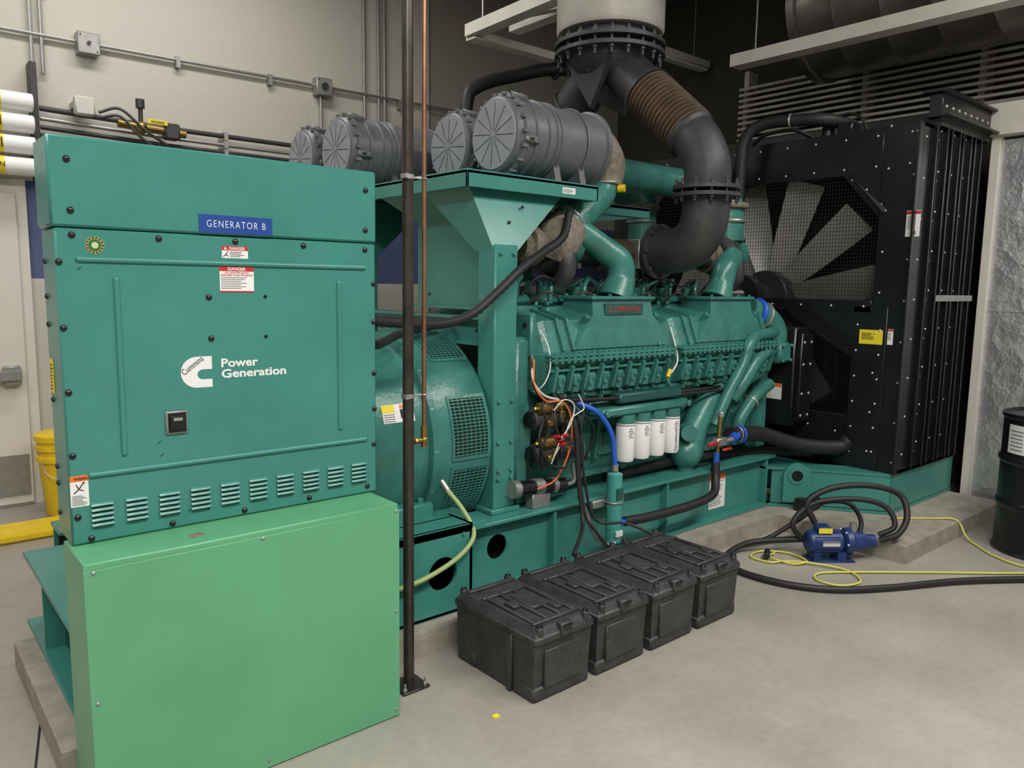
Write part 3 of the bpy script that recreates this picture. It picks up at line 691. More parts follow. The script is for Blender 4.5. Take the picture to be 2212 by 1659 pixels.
# ------------------------------------------------------------------ engine
r=Part('diesel_engine','large teal V diesel engine',gen)
cy=3.30
b=MB(22); b.prism('x',[(2.98,.40),(2.93,.55),(2.93,.78),(2.88,.95),(2.84,1.06),(2.95,1.28),(3.2,1.34),(3.4,1.34),(3.65,1.28),(3.76,1.06),(3.72,.95),(3.67,.78),(3.67,.55),(3.62,.40)],2.52,4.66,teal_e)
for k in range(8):
    x=2.72+k*.25
    b.box(x-.09,x+.09,2.905,2.94,.60,.75,teal_e,.012); b.cyl((x,2.93,.86),(x,2.89,.86),.055,teal_e,18)
    for dx in (-.07,.07): b.bolt((x+dx,2.905,.62),-Y,.009,.01,teal_e); b.bolt((x+dx,2.905,.73),-Y,.009,.01,teal_e)
    b.hull([(x+.11,2.93,.56),(x+.13,2.93,.56),(x+.11,2.93,.95),(x+.13,2.93,.95),(x+.11,2.90,.60),(x+.13,2.90,.60),(x+.11,2.86,.95),(x+.13,2.86,.95)],teal_e)
b.box(2.52,4.6,2.90,2.96,.50,.535,teal_e,.006)
for k in range(28): b.bolt((2.56+k*.074,2.90,.517),-Y,.009,.012,teal_e)
b.make('engine_block',r)
b=MB(); b.lathe((2.44,cy,.82),X,[(0,.47),(.05,.50),(.07,.50),(.10,.42)],teal_e,48)
for k in range(20):
    a=2*math.pi*k/20; b.bolt((2.46,cy+.47*math.cos(a),.82+.47*math.sin(a)),-X,.012,.02,teal_e)
b.box(2.42,2.52,2.82,3.78,.45,1.30,teal_e,.02); b.make('flywheel_housing',r)
def housing(x0,x1,ib0,ib1,sgn,text):
    def yy(y): return y if sgn>0 else 2*cy-y
    b=MB(16)
    def sec(x,k=1.0,dz=0):
        pts=[(3.12,1.05),(2.86,.995),(2.80,1.00),(2.765,1.08),(2.725,1.180),(2.725,1.218),(2.742,1.228),(2.805,1.380),(3.0,1.425),(3.12,1.43)]
        return [V((x,yy(3.0+(y-3.0)*k),1.2+(z-1.2)*k+dz)) for y,z in pts]
    b.loft([sec(x0-.05,.70),sec(x0-.01,.94),sec(x0+.02,1),sec(x1-.04,1),sec(x1-.008,.93),sec(x1+.012,.78)],teal_e)
    ys=sorted((yy(2.688),yy(2.80)))
    b.box(x0-.015,x1+.01,ys[0],ys[1],1.183,1.198,teal_e,.003); b.box(x0-.015,x1+.01,ys[0],ys[1],1.202,1.217,teal_e,.003)
    n=22
    for k in range(n):
        x=x0+.01+(x1-x0-.02)*k/(n-1); b.cyl((x,yy(2.694),1.174),(x,yy(2.694),1.228),.010,teal_e,8)
    n=9
    for k in range(n):
        x=x0+.03+(x1-x0-.07)*k/(n-1); w=.009
        b.hull([(x-w,yy(2.74),1.185),(x+w,yy(2.74),1.185),(x-w,yy(2.695),1.15),(x+w,yy(2.695),1.15),(x-w,yy(2.725),1.03),(x+w,yy(2.725),1.03),(x-w,yy(2.82),.99),(x+w,yy(2.82),.99)],teal_e)
        if k<n-1:
            xm=x+(x1-x0-.07)/(n-1)/2; w2=(x1-x0)/n*.28
            b.hull([(xm-w2,yy(2.74),1.12),(xm+w2,yy(2.74),1.12),(xm-w2*.8,yy(2.722),1.10),(xm+w2*.8,yy(2.722),1.10),(xm-w2*.7,yy(2.735),1.02),(xm+w2*.7,yy(2.735),1.02),(xm-w2,yy(2.82),1.0),(xm+w2,yy(2.82),1.0)],teal_e)
            b.bolt((xm-w2*.4,yy(2.728),1.06),Y*(-sgn),.009,.012,teal_e); b.bolt((xm+w2*.4,yy(2.724),1.085),Y*(-sgn),.007,.010,teal_e)
    q=sorted((yy(2.715),yy(2.80))); b.box(x0,x1,q[0],q[1],1.128,1.142,teal_e,.004)
    for x in (x0+.10,x1-.10,ib0-.15,ib1+.15):
        if x0+.05<x<x1-.05: b.hull([(x-.008,yy(2.74),1.23),(x+.008,yy(2.74),1.23),(x-.008,yy(2.725),1.235),(x+.008,yy(2.725),1.235),(x-.008,yy(2.80),1.380),(x+.008,yy(2.80),1.380),(x-.008,yy(2.79),1.392),(x+.008,yy(2.79),1.392),(x-.008,yy(2.98),1.435),(x+.008,yy(2.98),1.435)],teal_e)
    b.make('intake_housing',r)
    b=MB(20)
    A=[V((ib0-.14,yy(2.735),1.235)),V((ib1+.14,yy(2.735),1.235)),V((ib1+.08,yy(2.98),1.40)),V((ib0-.08,yy(2.98),1.40))]
    A2=[V((ib0-.02,yy(2.748),1.38)),V((ib1+.02,yy(2.748),1.38)),V((ib1+.02,yy(2.98),1.43)),V((ib0-.02,yy(2.98),1.43))]
    B=[V((ib0,yy(2.752),1.40)),V((ib1,yy(2.752),1.40)),V((ib1,yy(2.98),1.44)),V((ib0,yy(2.98),1.44))]
    D=[V((ib0+.01,yy(2.765),1.485)),V((ib1-.01,yy(2.765),1.485)),V((ib1-.01,yy(2.97),1.495)),V((ib0+.01,yy(2.97),1.495))]
    b.loft([A,A2,B,D],teal_e)
    q=sorted((yy(2.745),yy(2.985))); b.box(ib0-.012,ib1+.012,q[0],q[1],1.485,1.503,teal_e,.004)
    for x in (ib0+.02,ib0+.14,ib1-.14,ib1-.02): b.bolt((x,yy(2.765),1.503),Z,.010,.012,teal_e); b.bolt((x,yy(2.97),1.503),Z,.010,.012,teal_e)
    for x in (ib0-.035,ib1+.035): b.cyl((x,yy(2.80),1.35),(x,yy(2.752),1.40),.018,teal_e,12)
    if text:
        q=sorted((yy(2.7455),yy(2.775))); b.box((ib0+ib1)/2-.15,(ib0+ib1)/2+.15,q[0],q[1],1.405,1.465,teal_d,.002)
        b.text('CUMMINS',((ib0+ib1)/2,2.7450,1.420),X,Z,red,width=.25,height=.032,bold=.0,align='C',t=.0012,space=1.15)
    b.make('inlet_box',r)
for sgn in (1,-1):
    housing(2.56,3.50,2.88,3.36,sgn,sgn>0); housing(3.58,4.58,3.90,4.34,sgn,False)
    def yy(y): return y if sgn>0 else 2*cy-y
    for (path,rad) in (([(2.86,3.02,1.92),(2.98,2.99,1.86),(3.12,2.93,1.765),(3.21,2.88,1.69),(3.22,2.87,1.60),(3.18,2.87,1.49)],[.065,.066,.07,.076,.078,.10]),
                 ([(4.50,3.05,1.74),(4.42,2.97,1.76),(4.30,2.90,1.74),(4.20,2.87,1.68),(4.16,2.87,1.58),(4.12,2.87,1.49)],[.062,.064,.068,.076,.078,.10])):
        b=MB(); b.tube([(p[0],yy(p[1]),p[2]) for p in path],rad,teal_e,20,6); b.make('charge_air_elbow',r)
    for k in range(8):
        x=2.62+k*.25
        b=MB(); q=sorted((yy(2.98),yy(3.20))); b.box(x-.10,x+.10,q[0],q[1],1.36,1.45,teal_e,.015); q=sorted((yy(3.02),yy(3.17)))
        b.box(x-.08,x+.08,q[0],q[1],1.45,1.505,teal_e,.02); b.cyl((x-.03,yy(3.08),1.5),(x-.03,yy(3.08),1.55),.035,teal_e,14); b.cyl((x+.05,yy(3.12),1.5),(x+.05,yy(3.12),1.58),.02,teal_e,12); b.tube([(x+.05,yy(3.12),1.57),(x+.03,yy(3.05),1.6),(x-.05,yy(3.0),1.55),(x-.06,yy(3.0),1.46)],.012,teal_e,8)
        for dx in (-.085,.085): b.bolt((x+dx,yy(2.995),1.45),Z,.012,.02,teal_e)
        b.make('rocker_cover',r)
    b=MB(); b.cyl((2.95,yy(3.05),1.745),(4.35,yy(3.05),1.745),.065,iron,20)
    for x in (3.38,3.86): 
        prof=[]
        for k in range(7): prof+=[(.02*k,.07),(.02*k+.006,.084),(.02*k+.014,.084)]
        b.lathe((x-.07,yy(3.05),1.745),X,prof,bellow,24)
    b.box(3.47,3.51,yy(3.05)-.09,yy(3.05)+.09,1.66,1.83,galv,.006); b.box(3.73,3.76,yy(3.05)-.09,yy(3.05)+.09,1.66,1.83,iron,.006)
    b.make('exhaust_manifold',r,label='rusty dark manifold with bellows')
    for x in (2.86,4.42):
        b=MB(); c=V((x,yy(3.06),1.76))
        b.lathe(c,X,[(-.09,.06),(-.08,.12),(-.03,.135),(.03,.135),(.08,.10),(.09,.06)],iron,28)
        b.tube([c+V((0,0,.0)),c+V((0,-.10*sgn,-.03)),c+V((0,-.13*sgn,-.12)),c+V((0,-.08*sgn,-.2))],[.07,.06,.05,.045],iron,16)
        b.lathe(c+V((-.10,0,0)),-X,[(0,.09),(.03,.105),(.08,.105),(.09,.08),(.13,.075)],tan,24)
        b.lathe(c+V((.09,0,.02)),X,[(0,.06),(.02,.11),(.07,.11),(.1,.07)],teal_e,24)
        for k in range(8):
            a=2*math.pi*k/8; b.bolt(c+V((.03,.125*math.cos(a),.125*math.sin(a))),X,.010,.02,galv)
        b.make('turbocharger',r)
b=MB(); b.tube([(3.06,3.07,2.30),(3.18,3.07,2.31),(3.27,3.07,2.24),(3.27,3.07,2.12)],[.13,.13,.12,.105],tan,20,6); b.ring((3.27,3.07,2.13),Z,.105,.007,galv); b.make('air_inlet_boot',r,label='tan fabric-wrapped boot')
b=MB(); b.tube([(3.27,3.07,2.14),(3.22,3.06,2.06),(3.05,3.03,1.95),(2.90,3.02,1.84)],[.092,.09,.095,.10],teal_e,20,6); b.ring((2.97,3.03,1.90),V((-.6,0,-.5)),.10,.01,galv); b.cyl((3.30,2.985,2.10),(3.32,2.95,2.10),.022,yellow,14); b.make('intake_pipe',r)
b=MB(); b.tube([(2.93,3.02,1.86),(2.85,3.0,1.78),(2.83,3.02,1.70)],[.12,.125,.10],tan,18,6); b.make('heat_wrap',r,label='tan wrinkled heat blanket')
b=MB(); b.tube([(3.14,3.5,2.29),(3.4,3.45,2.28),(4.2,3.42,2.27),(4.45,3.3,2.24),(4.50,3.10,2.15),(4.50,3.06,1.86)],.10,teal_e,22,7); b.ring((3.62,3.44,2.28),X,.101,.008,teal_d); b.ring((4.5,3.06,2.0),Z,.101,.012,galv); b.ring((4.5,3.06,2.1),Z,.103,.02,tan); b.make('intake_pipe',r)
b=MB(); b.tube([(3.0,4.02,2.29),(3.6,3.95,2.28),(4.2,3.75,2.25),(4.35,3.7,2.15),(4.35,3.7,1.86)],.10,teal_e,20,7); b.ring((4.35,3.7,2.02),Z,.10,.012,galv); b.ring((4.35,3.7,2.12),Z,.105,.025,tan); b.make('intake_pipe',r)
b=MB(); b.tube([(2.95,4.4,2.28),(3.1,4.2,2.2),(3.0,3.75,1.95),(2.9,3.58,1.82)],.09,teal_e,18,6); b.make('intake_pipe',r)
b=MB()
b.tube([(4.52,2.90,1.42),(4.66,2.86,1.36),(4.74,2.84,1.25),(4.73,2.84,1.10)],[.08,.09,.10,.085],teal_e,20,6); b.tube([(4.74,2.84,1.28),(4.62,2.76,1.27),(4.35,2.72,1.25),(4.24,2.70,1.20),(4.20,2.70,1.10),(4.05,2.71,.90),(3.95,2.72,.72)],.036,teal_e,16,6)
b.box(4.66,4.80,2.72,2.86,1.06,1.2,teal_e,.02)
for q in ((4.68,1.08),(4.78,1.08),(4.68,1.18),(4.78,1.18)): b.bolt((q[0],2.72,q[1]),-Y,.012,.014,teal_e)
b.tube([(4.66,2.78,1.16),(4.50,2.74,1.15),(4.36,2.73,1.08),(4.26,2.74,.96),(4.20,2.78,.86)],.045,teal_e,16,6)
b.tube([(4.64,2.78,.92),(4.45,2.76,.86),(4.30,2.76,.74),(4.26,2.78,.60)],.04,teal_e,14,6); b.ring((4.40,2.76,.82),V((1,0,.7)),.045,.01,galv)
b.make('coolant_pipe',r)
b=MB(); b.ring((4.58,2.88,1.39),V((1,-.2,-.3)),.088,.02,bluehose); b.ring((4.64,2.865,1.37),V((1,-.2,-.4)),.09,.012,galv); b.make('silicone_coupling',r,label='blue silicone hose coupling')
b=MB(); b.tube([(4.62,2.84,1.05),(4.35,2.82,.98),(4.05,2.82,.88),(3.86,2.80,.72),(3.80,2.79,.55)],[.075,.075,.075,.08,.085],teal_e,20,6); b.ball((3.78,2.80,.56),.10,teal_e,20); b.cyl((3.78,2.80,.56),(3.78,2.80,.44),.05,teal_e,18); b.cyl((3.70,2.72,.7),(3.74,2.78,.7),.05,teal_e,18)
b.make('water_pump',r)
b=MB(); b.box(4.60,4.76,2.85,3.75,.45,1.45,teal_e,.03); b.cyl((4.76,3.3,1.5),(4.98,3.15,1.5),.08,black,20); b.cyl((4.76,3.3,.75),(4.88,3.3,.75),.22,black,28); b.cyl((4.85,3.2,1.5),(4.93,3.2,1.5),.16,black,28); b.make('gear_case',r)
b=MB(); b.box(2.93,3.66,2.70,2.85,.865,.915,teal_e,.012); b.box(2.95,3.64,2.82,2.95,.84,.94,teal_e,.01)
for x in (2.95,3.64): b.bolt((x,2.70,.89),-Y,.02,.02,teal_e)
b.box(3.07,3.60,2.71,2.80,.93,.985,teal_d,.01); b.make('filter_header',r)
for i in range(4):
    x=3.150+i*.131
    b=MB(); b.lathe((x,2.74,.865),-Z,[(0,.052),(.045,.054),(.047,.050)],teal_e,24); b.lathe((x,2.74,.82),-Z,[(0,.050),(.005,.0525),(.195,.0525),(.212,.047),(.216,.036)],white,28)
    b.lathe((x,2.74,.812),-Z,[(0,.0531),(.006,.0531)],greyink,24,cap=False)
    for k in range(5):
        z=.79-k*.012; b.box(x-.02-.006*(k%2),x+.006*(k%3),2.6865,2.6885,z,z+.004,greyink)
    if i==3: b.text('Donaldson',(x-.004,2.6872,.625),Z,-X,navy,width=.12,height=.018,bold=.01,t=.0006)
    b.make('oil_filter',r,label='white spin-on filter canister')
for z,x,y in ((.90,2.47,2.76),(.72,2.50,2.78)):
    b=MB(); b.cyl((x,y,z),(x+.26,y,z),.050,blackp,22,bev=.008); b.cyl((x+.02,y-.035,z+.058),(x+.17,y-.035,z+.058),.030,brass,18,bev=.004); b.cyl((x+.26,y,z),(x+.32,y+.02,z),.062,teal_e,22); b.bolt((x+.02,y-.035,z+.058),-X,.012,.03,brass); b.cyl((x-.015,y,z),(x,y,z),.038,black,18)
    b.cyl((x+.10,y,z),(x+.12,y,z),.052,brass,22); b.cyl((x+.20,y,z),(x+.215,y,z),.052,brass,22); b.box(x+.05,x+.09,y-.075,y-.04,z-.03,z+.0,brass,.004); b.box(x+.14,x+.17,y-.07,y-.04,z-.02,z+.02,iron,.004)
    for q in (.03,.07,.13): b.bolt((x+q,y-.065,z+.058),-Y,.007,.018,brass)
    b.make('starter_motor',r,label='black starter motor with brass solenoid')
b=MB(); b.box(2.52,2.60,2.70,2.74,.95,1.0,blackp,.006); b.box(2.62,2.66,2.70,2.75,.90,.94,brass,.003); b.box(2.72,2.78,2.80,2.84,.80,.92,black,.006); b.box(2.70,2.76,2.80,2.84,.60,.70,teal_e,.006); b.cyl((2.80,2.84,.70),(2.80,2.78,.70),.03,teal_e,16)
b.make('relay_bracket',r,label='small black and brass relays')
b=MB(); b.cyl((2.40,2.77,.56),(2.72,2.77,.53),.04,black,18,bev=.006); b.cyl((2.50,2.77,.555),(2.56,2.77,.55),.043,galv,18); b.cyl((2.62,2.77,.545),(2.65,2.77,.54),.043,galv,18); b.cyl((2.40,2.77,.56),(2.36,2.77,.565),.045,galv,18); b.box(2.48,2.6,2.74,2.80,.45,.53,galv,.004); b.tube([(2.72,2.77,.53),(2.8,2.78,.54),(2.86,2.85,.6)],.012,galv,8); b.make('prelube_pump',r,label='black and chrome cylindrical pump')
b=MB()
b.tube([(2.6,2.80,.99),(3.2,2.79,.985),(4.3,2.79,.985)],.016,teal_e,10,smooth=False); b.tube([(2.62,2.78,.96),(3.4,2.775,.95),(4.4,2.78,.94)],.011,black,8)
for k in range(12): x=2.7+k*.14; b.box(x-.012,x+.012,2.76,2.86,.965,1.035,teal_e,.004); b.bolt((x,2.76,1.0),-Y,.01,.01,teal_e)
b.make('fuel_rail',r)
b=MB(); b.box(2.50,2.54,2.80,3.05,1.10,1.42,teal_e,.01)
for q in ((2.84,1.15),(3.0,1.15),(2.84,1.36),(3.0,1.36),(2.92,1.26)): b.bolt((2.50,q[0],q[1]),-X,.012,.012,black)
b.make('end_cover',r)
def cable(name,label,pts,rad,mat,cat='cable',n=8,rib=0,group=None,seg=10,parent=None):
    b=MB(); b.tube(pts,rad,mat,seg,n,rib=rib); return b.make(name,parent,label=label,cat=cat,group=group)
cable('wiring_loom','black wiring loom',[(2.44,2.74,1.22),(2.45,2.72,1.10),(2.50,2.72,1.02),(2.62,2.72,.99),(2.9,2.73,.97),(3.5,2.74,.94),(4.2,2.74,.93)],.010,rubber,parent=r)
cable('wiring_loom','orange battery cable',[(2.46,2.73,1.20),(2.44,2.70,1.08),(2.50,2.68,1.0),(2.60,2.67,.99),(2.66,2.67,.90),(2.67,2.68,.75),(2.60,2.70,.60),(2.48,2.71,.56)],.0042,orange,parent=r)
cable('wiring_loom','pale grey cable',[(2.45,2.74,1.22),(2.44,2.71,1.10),(2.49,2.69,1.03),(2.58,2.68,1.0)],.006,offwhite,parent=r)
for pts in ([(2.48,2.68,.90),(2.44,2.66,.82),(2.50,2.66,.70),(2.62,2.66,.66),(2.70,2.68,.72)],[(2.58,2.70,.98),(2.54,2.66,.90),(2.58,2.65,.80),(2.66,2.66,.78),(2.70,2.68,.86)],[(2.66,2.70,1.0),(2.74,2.67,.93),(2.72,2.66,.84),(2.76,2.68,.74),(2.80,2.72,.62)],[(2.50,2.70,1.01),(2.47,2.67,.96),(2.50,2.66,.86),(2.46,2.67,.76),(2.50,2.70,.66)],[(2.62,2.70,.96),(2.78,2.69,.90),(2.86,2.70,.80),(2.84,2.74,.66)]):
    cable('wiring_loom','black cable',pts,.0065,rubber,parent=r)
for pts in ([(2.70,2.66,1.02),(2.73,2.65,.95),(2.68,2.64,.93),(2.64,2.65,.90),(2.60,2.66,.80),(2.56,2.68,.72)],[(2.55,2.68,.95),(2.60,2.66,1.0),(2.66,2.65,.97),(2.64,2.65,.88),(2.58,2.66,.80),(2.54,2.68,.68)],[(2.53,2.77,1.34),(2.555,2.735,1.26),(2.54,2.70,1.16),(2.50,2.70,1.08),(2.47,2.74,1.04)]):
    cable('signal_wire','thin white wire',pts,.003,wirewhite,parent=r)
cable('signal_wire','pale sensor cable',[(3.53,2.76,1.33),(3.535,2.72,1.22),(3.49,2.67,1.14),(3.44,2.67,1.08)],.0045,wirewhite,parent=r)
b=MB(); b.cyl((3.43,2.67,1.10),(3.41,2.67,1.06),.012,yellow,10); b.make('sensor_plug',r,label='yellow plug')
for k,q in enumerate(((2.57,2.67,.80),(2.60,2.665,.82),(2.585,2.665,.78),(2.55,2.67,.82))):
    b=MB(); b.lathe(q,V((.3,-1,.2)),[(0,.012),(.025,.010),(.035,.005)],tagred,12); b.make('terminal_boot',r,label='red rubber boot')
for k in range(4):
    cable('wiring_loom','black wiring loom',[(2.6+.5*k,3.0,1.50),(2.7+.5*k,2.96,1.60),(2.9+.5*k,2.98,1.56),(3.05+.5*k,3.02,1.60)],.007,rubber,parent=r)
for k in range(7):
    x=2.66+k*.27
    cable('fuel_line','thin dark line',[(x,3.0,1.46),(x+.05,2.93,1.52),(x+.12,2.92,1.50),(x+.2,2.98,1.47)],.006,iron,parent=r)

# ------------------------------------------------------------------ hoses on the set
cable('corrugated_hose','thick black corrugated hose',[(1.42,2.55,1.415),(1.60,2.60,1.40),(1.85,2.66,1.385),(2.05,2.70,1.42),(2.22,2.72,1.52),(2.38,2.74,1.63),(2.58,2.80,1.72),(2.74,2.84,1.80),(2.84,2.90,1.93)],.021,rubber,'hose',10,.08,seg=12,parent=gen)
cable('corrugated_hose','black cable loom',[(1.42,2.58,1.35),(1.6,2.75,1.30),(1.9,3.0,1.33),(2.3,3.2,1.36)],.02,rubber,'hose',10,.06,parent=gen)
hx=2.965
b=MB(); b.tube([(2.76,2.74,.965),(2.86,2.68,.91),(2.94,2.65,.79),(hx,2.64,.61)],.014,bluehose,12); b.cyl((hx,2.64,.63),(hx,2.64,.595),.018,galv,12); b.make('coolant_hose',gen,label='bright blue silicone hose')
r=Part('coolant_heater','upright teal cylindrical coolant heater',gen)
b=MB(); b.lathe((hx,2.64,.21),Z,[(0,.02),(.005,.041),(.37,.041),(.38,.02)],pm('heater_teal',C(70,150,140),.35),24); b.make('heater_tank',r)
b=MB(); b.box(hx-.025,hx+.025,2.594,2.602,.25,.28,white); b.box(hx-.025,hx+.02,2.594,2.601,.45,.51,teal_d); b.make('heater_label',r,label='white sticker')
b=MB(); b.ring((hx,2.64,.43),Z,.044,.005,galv); b.box(hx-.12,hx+.12,2.675,2.70,.40,.44,galv,.003); b.box(hx+.03,hx+.10,2.62,2.66,.29,.32,bluehose,.006); b.make('heater_clamp',r)
cable('metal_conduit','silver flexible conduit',[(2.72,2.66,.50),(2.74,2.63,.42),(2.78,2.60,.30),(2.87,2.60,.225),(hx-.02,2.61,.215)],.012,galv,'conduit',14,.12,parent=gen)
cable('insulated_hose','black foam-insulated hose',[(3.05,2.64,.305),(3.25,2.62,.30),(3.6,2.60,.31),(3.82,2.62,.33),(3.90,2.66,.40),(3.92,2.68,.50)],.026,rubber,'hose',8,parent=gen)
r=Part('drain_valve_tee','brass and steel valve tee',gen)
b=MB(); b.cyl((3.93,2.68,.50),(3.95,2.68,.80),.013,brass,12); b.box(3.90,4.0,2.655,2.705,.60,.65,galv,.006); b.cyl((3.84,2.68,.62),(4.10,2.68,.625),.016,galv,12); b.cyl((3.925,2.68,.46),(3.925,2.68,.56),.019,bluehose,12); b.bolt((3.95,2.68,.78),Z,.018,.03,galv); b.cyl((4.08,2.68,.625),(4.16,2.70,.64),.03,bluehose,14); b.make('valve_body',r)
b=MB(); b.box(3.80,3.90,2.645,2.665,.615,.635,tagred,.004); b.make('valve_handle',r,label='red lever handle')
b=MB(); b.box(3.93,4.02,2.63,2.65,.575,.59,tagred,.004); b.make('valve_handle',r,label='red lever handle')
cable('battery_cable','black wiring loom',[(2.60,2.75,1.02),(2.66,2.70,.95),(2.68,2.66,.85),(2.69,2.64,.60),(2.69,2.60,.40),(2.60,2.52,.36),(2.45,2.42,.315)],.010,rubber,parent=gen)
cable('battery_cable','black wiring loom',[(2.64,2.75,1.02),(2.69,2.70,.93),(2.70,2.66,.80),(2.71,2.64,.55),(2.72,2.6,.40),(2.70,2.5,.34),(2.66,2.40,.315)],.009,rubber,parent=gen)
cable('battery_cable','black wiring loom',[(2.66,2.75,1.02),(2.72,2.68,.9),(2.73,2.64,.62),(2.78,2.6,.38),(2.9,2.5,.36),(3.0,2.4,.31)],.007,rubber,parent=gen)
cable('radiator_hose','thick black hose',[(4.12,2.72,.64),(4.30,2.74,.62),(4.5,2.72,.60),(4.75,2.6,.52),(4.98,2.45,.50),(5.03,2.4,.55)],.05,rubber,'hose',8,.0,seg=14,parent=gen)
b=MB(); b.ring((4.24,2.735,.63),X,.052,.01,bluehose); b.ring((4.20,2.73,.635),X,.052,.006,galv); b.make('hose_clamp',gen,label='blue and silver clamp')
cable('insulated_hose','black hose',[(3.2,2.9,.47),(3.7,2.86,.50),(4.2,2.86,.47),(4.6,2.8,.46),(4.9,2.6,.45)],.03,rubber,'hose',8,parent=gen)

# ------------------------------------------------------------------ radiator
r=Part('radiator','huge black radiator with bolted frame',gen)
fx=5.03; RT=2.58; RL=4.5; RR=2.08
b=MB()
b.box(fx,fx+.03,RR,2.31,.376,RT,black,.003); b.box(fx,fx+.03,4.29,RL,.376,RT,black,.003); b.box(fx,fx+.03,2.31,4.29,2.30,RT,black,.003)
b.box(fx,fx+.03,2.31,4.29,.376,.72,black,.003); b.box(fx-.012,fx+.03,2.31,4.29,1.41,1.49,black,.003); b.box(fx-.012,fx+.0,2.20,2.42,.376,1.45,black,.003)
b.prism('x',[(2.31,2.30),(2.56,2.30),(2.31,2.02)],fx,fx+.03,black); b.prism('x',[(4.29,2.30),(4.04,2.30),(4.29,2.02)],fx,fx+.03,black)
b.prism('x',[(2.42,1.41),(2.70,1.41),(2.42,1.20)],fx-.012,fx+.03,black)
b.box(fx-.03,fx,RR,RR+.012,.376,RT,black)
b.hull([(fx-.006,2.50,2.28),(fx-.006,2.53,2.31),(fx-.006,2.28,2.04),(fx-.006,2.26,2.07),(fx-.014,2.51,2.30),(fx-.014,2.28,2.05)],black)
b.make('face_frame',r)
b=MB()
b.box(fx+.03,5.98,RR,RR+.02,.376,RT,black); b.box(fx+.03,5.98,RL-.02,RL,.376,RT,black); b.box(fx+.03,5.98,RR,RL,RT-.02,RT,black); b.box(fx+.03,5.98,RR,RL,.376,.40,black)
b.box(5.5,5.95,RR+.02,RL-.02,.40,RT-.02,dark_void)
for k,x in enumerate((5.20,5.36,5.43,5.56,5.62,5.75,5.82,5.93)):
    b.box(x,x+.016,RR-.028,RR,.40,RT,black,.002); b.box(x-.012,x+.016,RR-.028,RR-.020,.40,RT,black,.001)
b.box(5.36,5.98,RR-.032,RR-.01,1.49,1.53,galv); b.make('side_casing',r)
b=MB(); b.box(5.22,6.05,RR-.03,RL,RT,RT+.03,black,.002); b.box(5.22,6.05,RR-.03,RR+.05,RT+.03,RT+.20,black,.003); b.box(5.18,6.12,RR-.07,RR+.08,RT+.20,RT+.215,black,.002); b.box(5.18,6.16,RR-.09,RR+.05,RT+.05,RT+.065,black,.002); b.box(5.6,6.0,RR+.1,RL-.1,RT+.03,RT+.17,black,.01)
for k in range(8): b.bolt((5.27+k*.10,RR-.03,RT+.12),-Y,.010,.01,rivet)
b.make('top_tank',r)
b=MB()
for k in range(33):
    z=1.495+k*.0248; b.box(fx+.012,fx+.014,2.30,4.30,z,z+.0025,meshm)
for k in range(68):
    z=.725+k*.0101; b.box(fx+.012,fx+.014,2.30,4.30,z,z+.0040,black)
for k in range(90):
    y=2.33+k*.0217; b.box(fx+.014,fx+.0165,y,y+.0022,1.49,2.30,meshm)
for k in range(24):
    y=2.36+k*.083; b.box(fx+.014,fx+.017,y,y+.003,.72,1.42,meshm)
b.make('fan_guard',r,label='fine black wire guard')
fc=V((5.20,3.15,1.50))
for k in range(11):
    b=MB(); a=math.radians(180-8-360/11*k); d=V((0,math.cos(a),math.sin(a))); t=V((0,-math.sin(a),math.cos(a))); secs=[]
    for q,w,p in ((.17,.13,35),(.35,.18,30),(.6,.22,26),(.84,.25,22)):
        p=math.radians(p); c=t*math.cos(p)+X*math.sin(p); n=d.cross(c)
        ce=fc+d*q; secs.append([ce-c*w/2,ce-c*w/6+n*.012,ce+c*w/6+n*.012,ce+c*w/2,ce+c*w/6+n*.004,ce-c*w/6+n*.004])
    b.loft(secs,fanm); b.make('fan_blade',r,label='pale grey fan blade')
b=MB(); b.cyl(fc-X*.10,fc+X*.06,.19,iron,28,bev=.01); b.cyl(fc-X*.16,fc-X*.1,.10,iron,20); b.make('fan_hub',r)
b=MB(); b.lathe(V((5.05,3.15,1.50)),X,[(.08,.90),(.30,.90),(.31,1.03),(.32,.90),(.10,.88)],black,48,cap=False); b.make('fan_shroud',r)
riv=[]
for z in (2.53,2.34): 
    for k in range(11): riv.append((2.14+k*.21,z))
for k in range(9): riv.append((2.11,.45+k*.26)); riv.append((2.27,.50+k*.26))
for k in range(9): riv.append((2.36+k*.22,1.45))
for k in range(6): riv.append((2.24,.5+k*.16)); riv.append((2.39,.48+k*.17))
riv+= [(2.50,.60),(2.7,.62),(2.95,.6),(2.5,.45),(2.8,.45),(2.30,2.10),(2.5,2.27),(2.4,2.2)]
b=MB()
for (y,z) in riv: b.dome((fx-.012 if (z<1.46 and y<2.42 and y>2.2) or z==1.45 else fx,y,z),-X,.0080,rivet,8)
for x in (5.10,5.28,5.31,5.49,5.52,5.68,5.71,5.88):
    for k in range(9): b.dome((x,RR,.5+k*.25+(.06 if x in (5.31,5.52,5.71) else 0)),-Y,.0075,rivet,8)
o=b.make('frame_rivet',r); o['kind']='stuff'
def xlabel(name,y1,z0,w,h,mat,lab,head=None,n=6,txt=None,inkm=greyink,x=None):
    xx=fx-.0005 if x is None else x
    b=MB(); b.sheet((xx,y1,z0),-Y,Z,w,h,mat,.001)
    if head: b.sheet((xx-.001,y1,z0+h*.86),-Y,Z,w,h*.12,head,.0006)
    text_lines(b,(xx-.0008,y1-w*.1,z0+h*.75),-Y,Z,w*.6,n,h*.5/n,h*.2/n,inkm)
    if txt: b.text(txt,(xx-.0012,y1-w*.6,z0+.01),-Y,Z,ink,height=.025,t=.0006)
    b.make(name,r,label=lab)
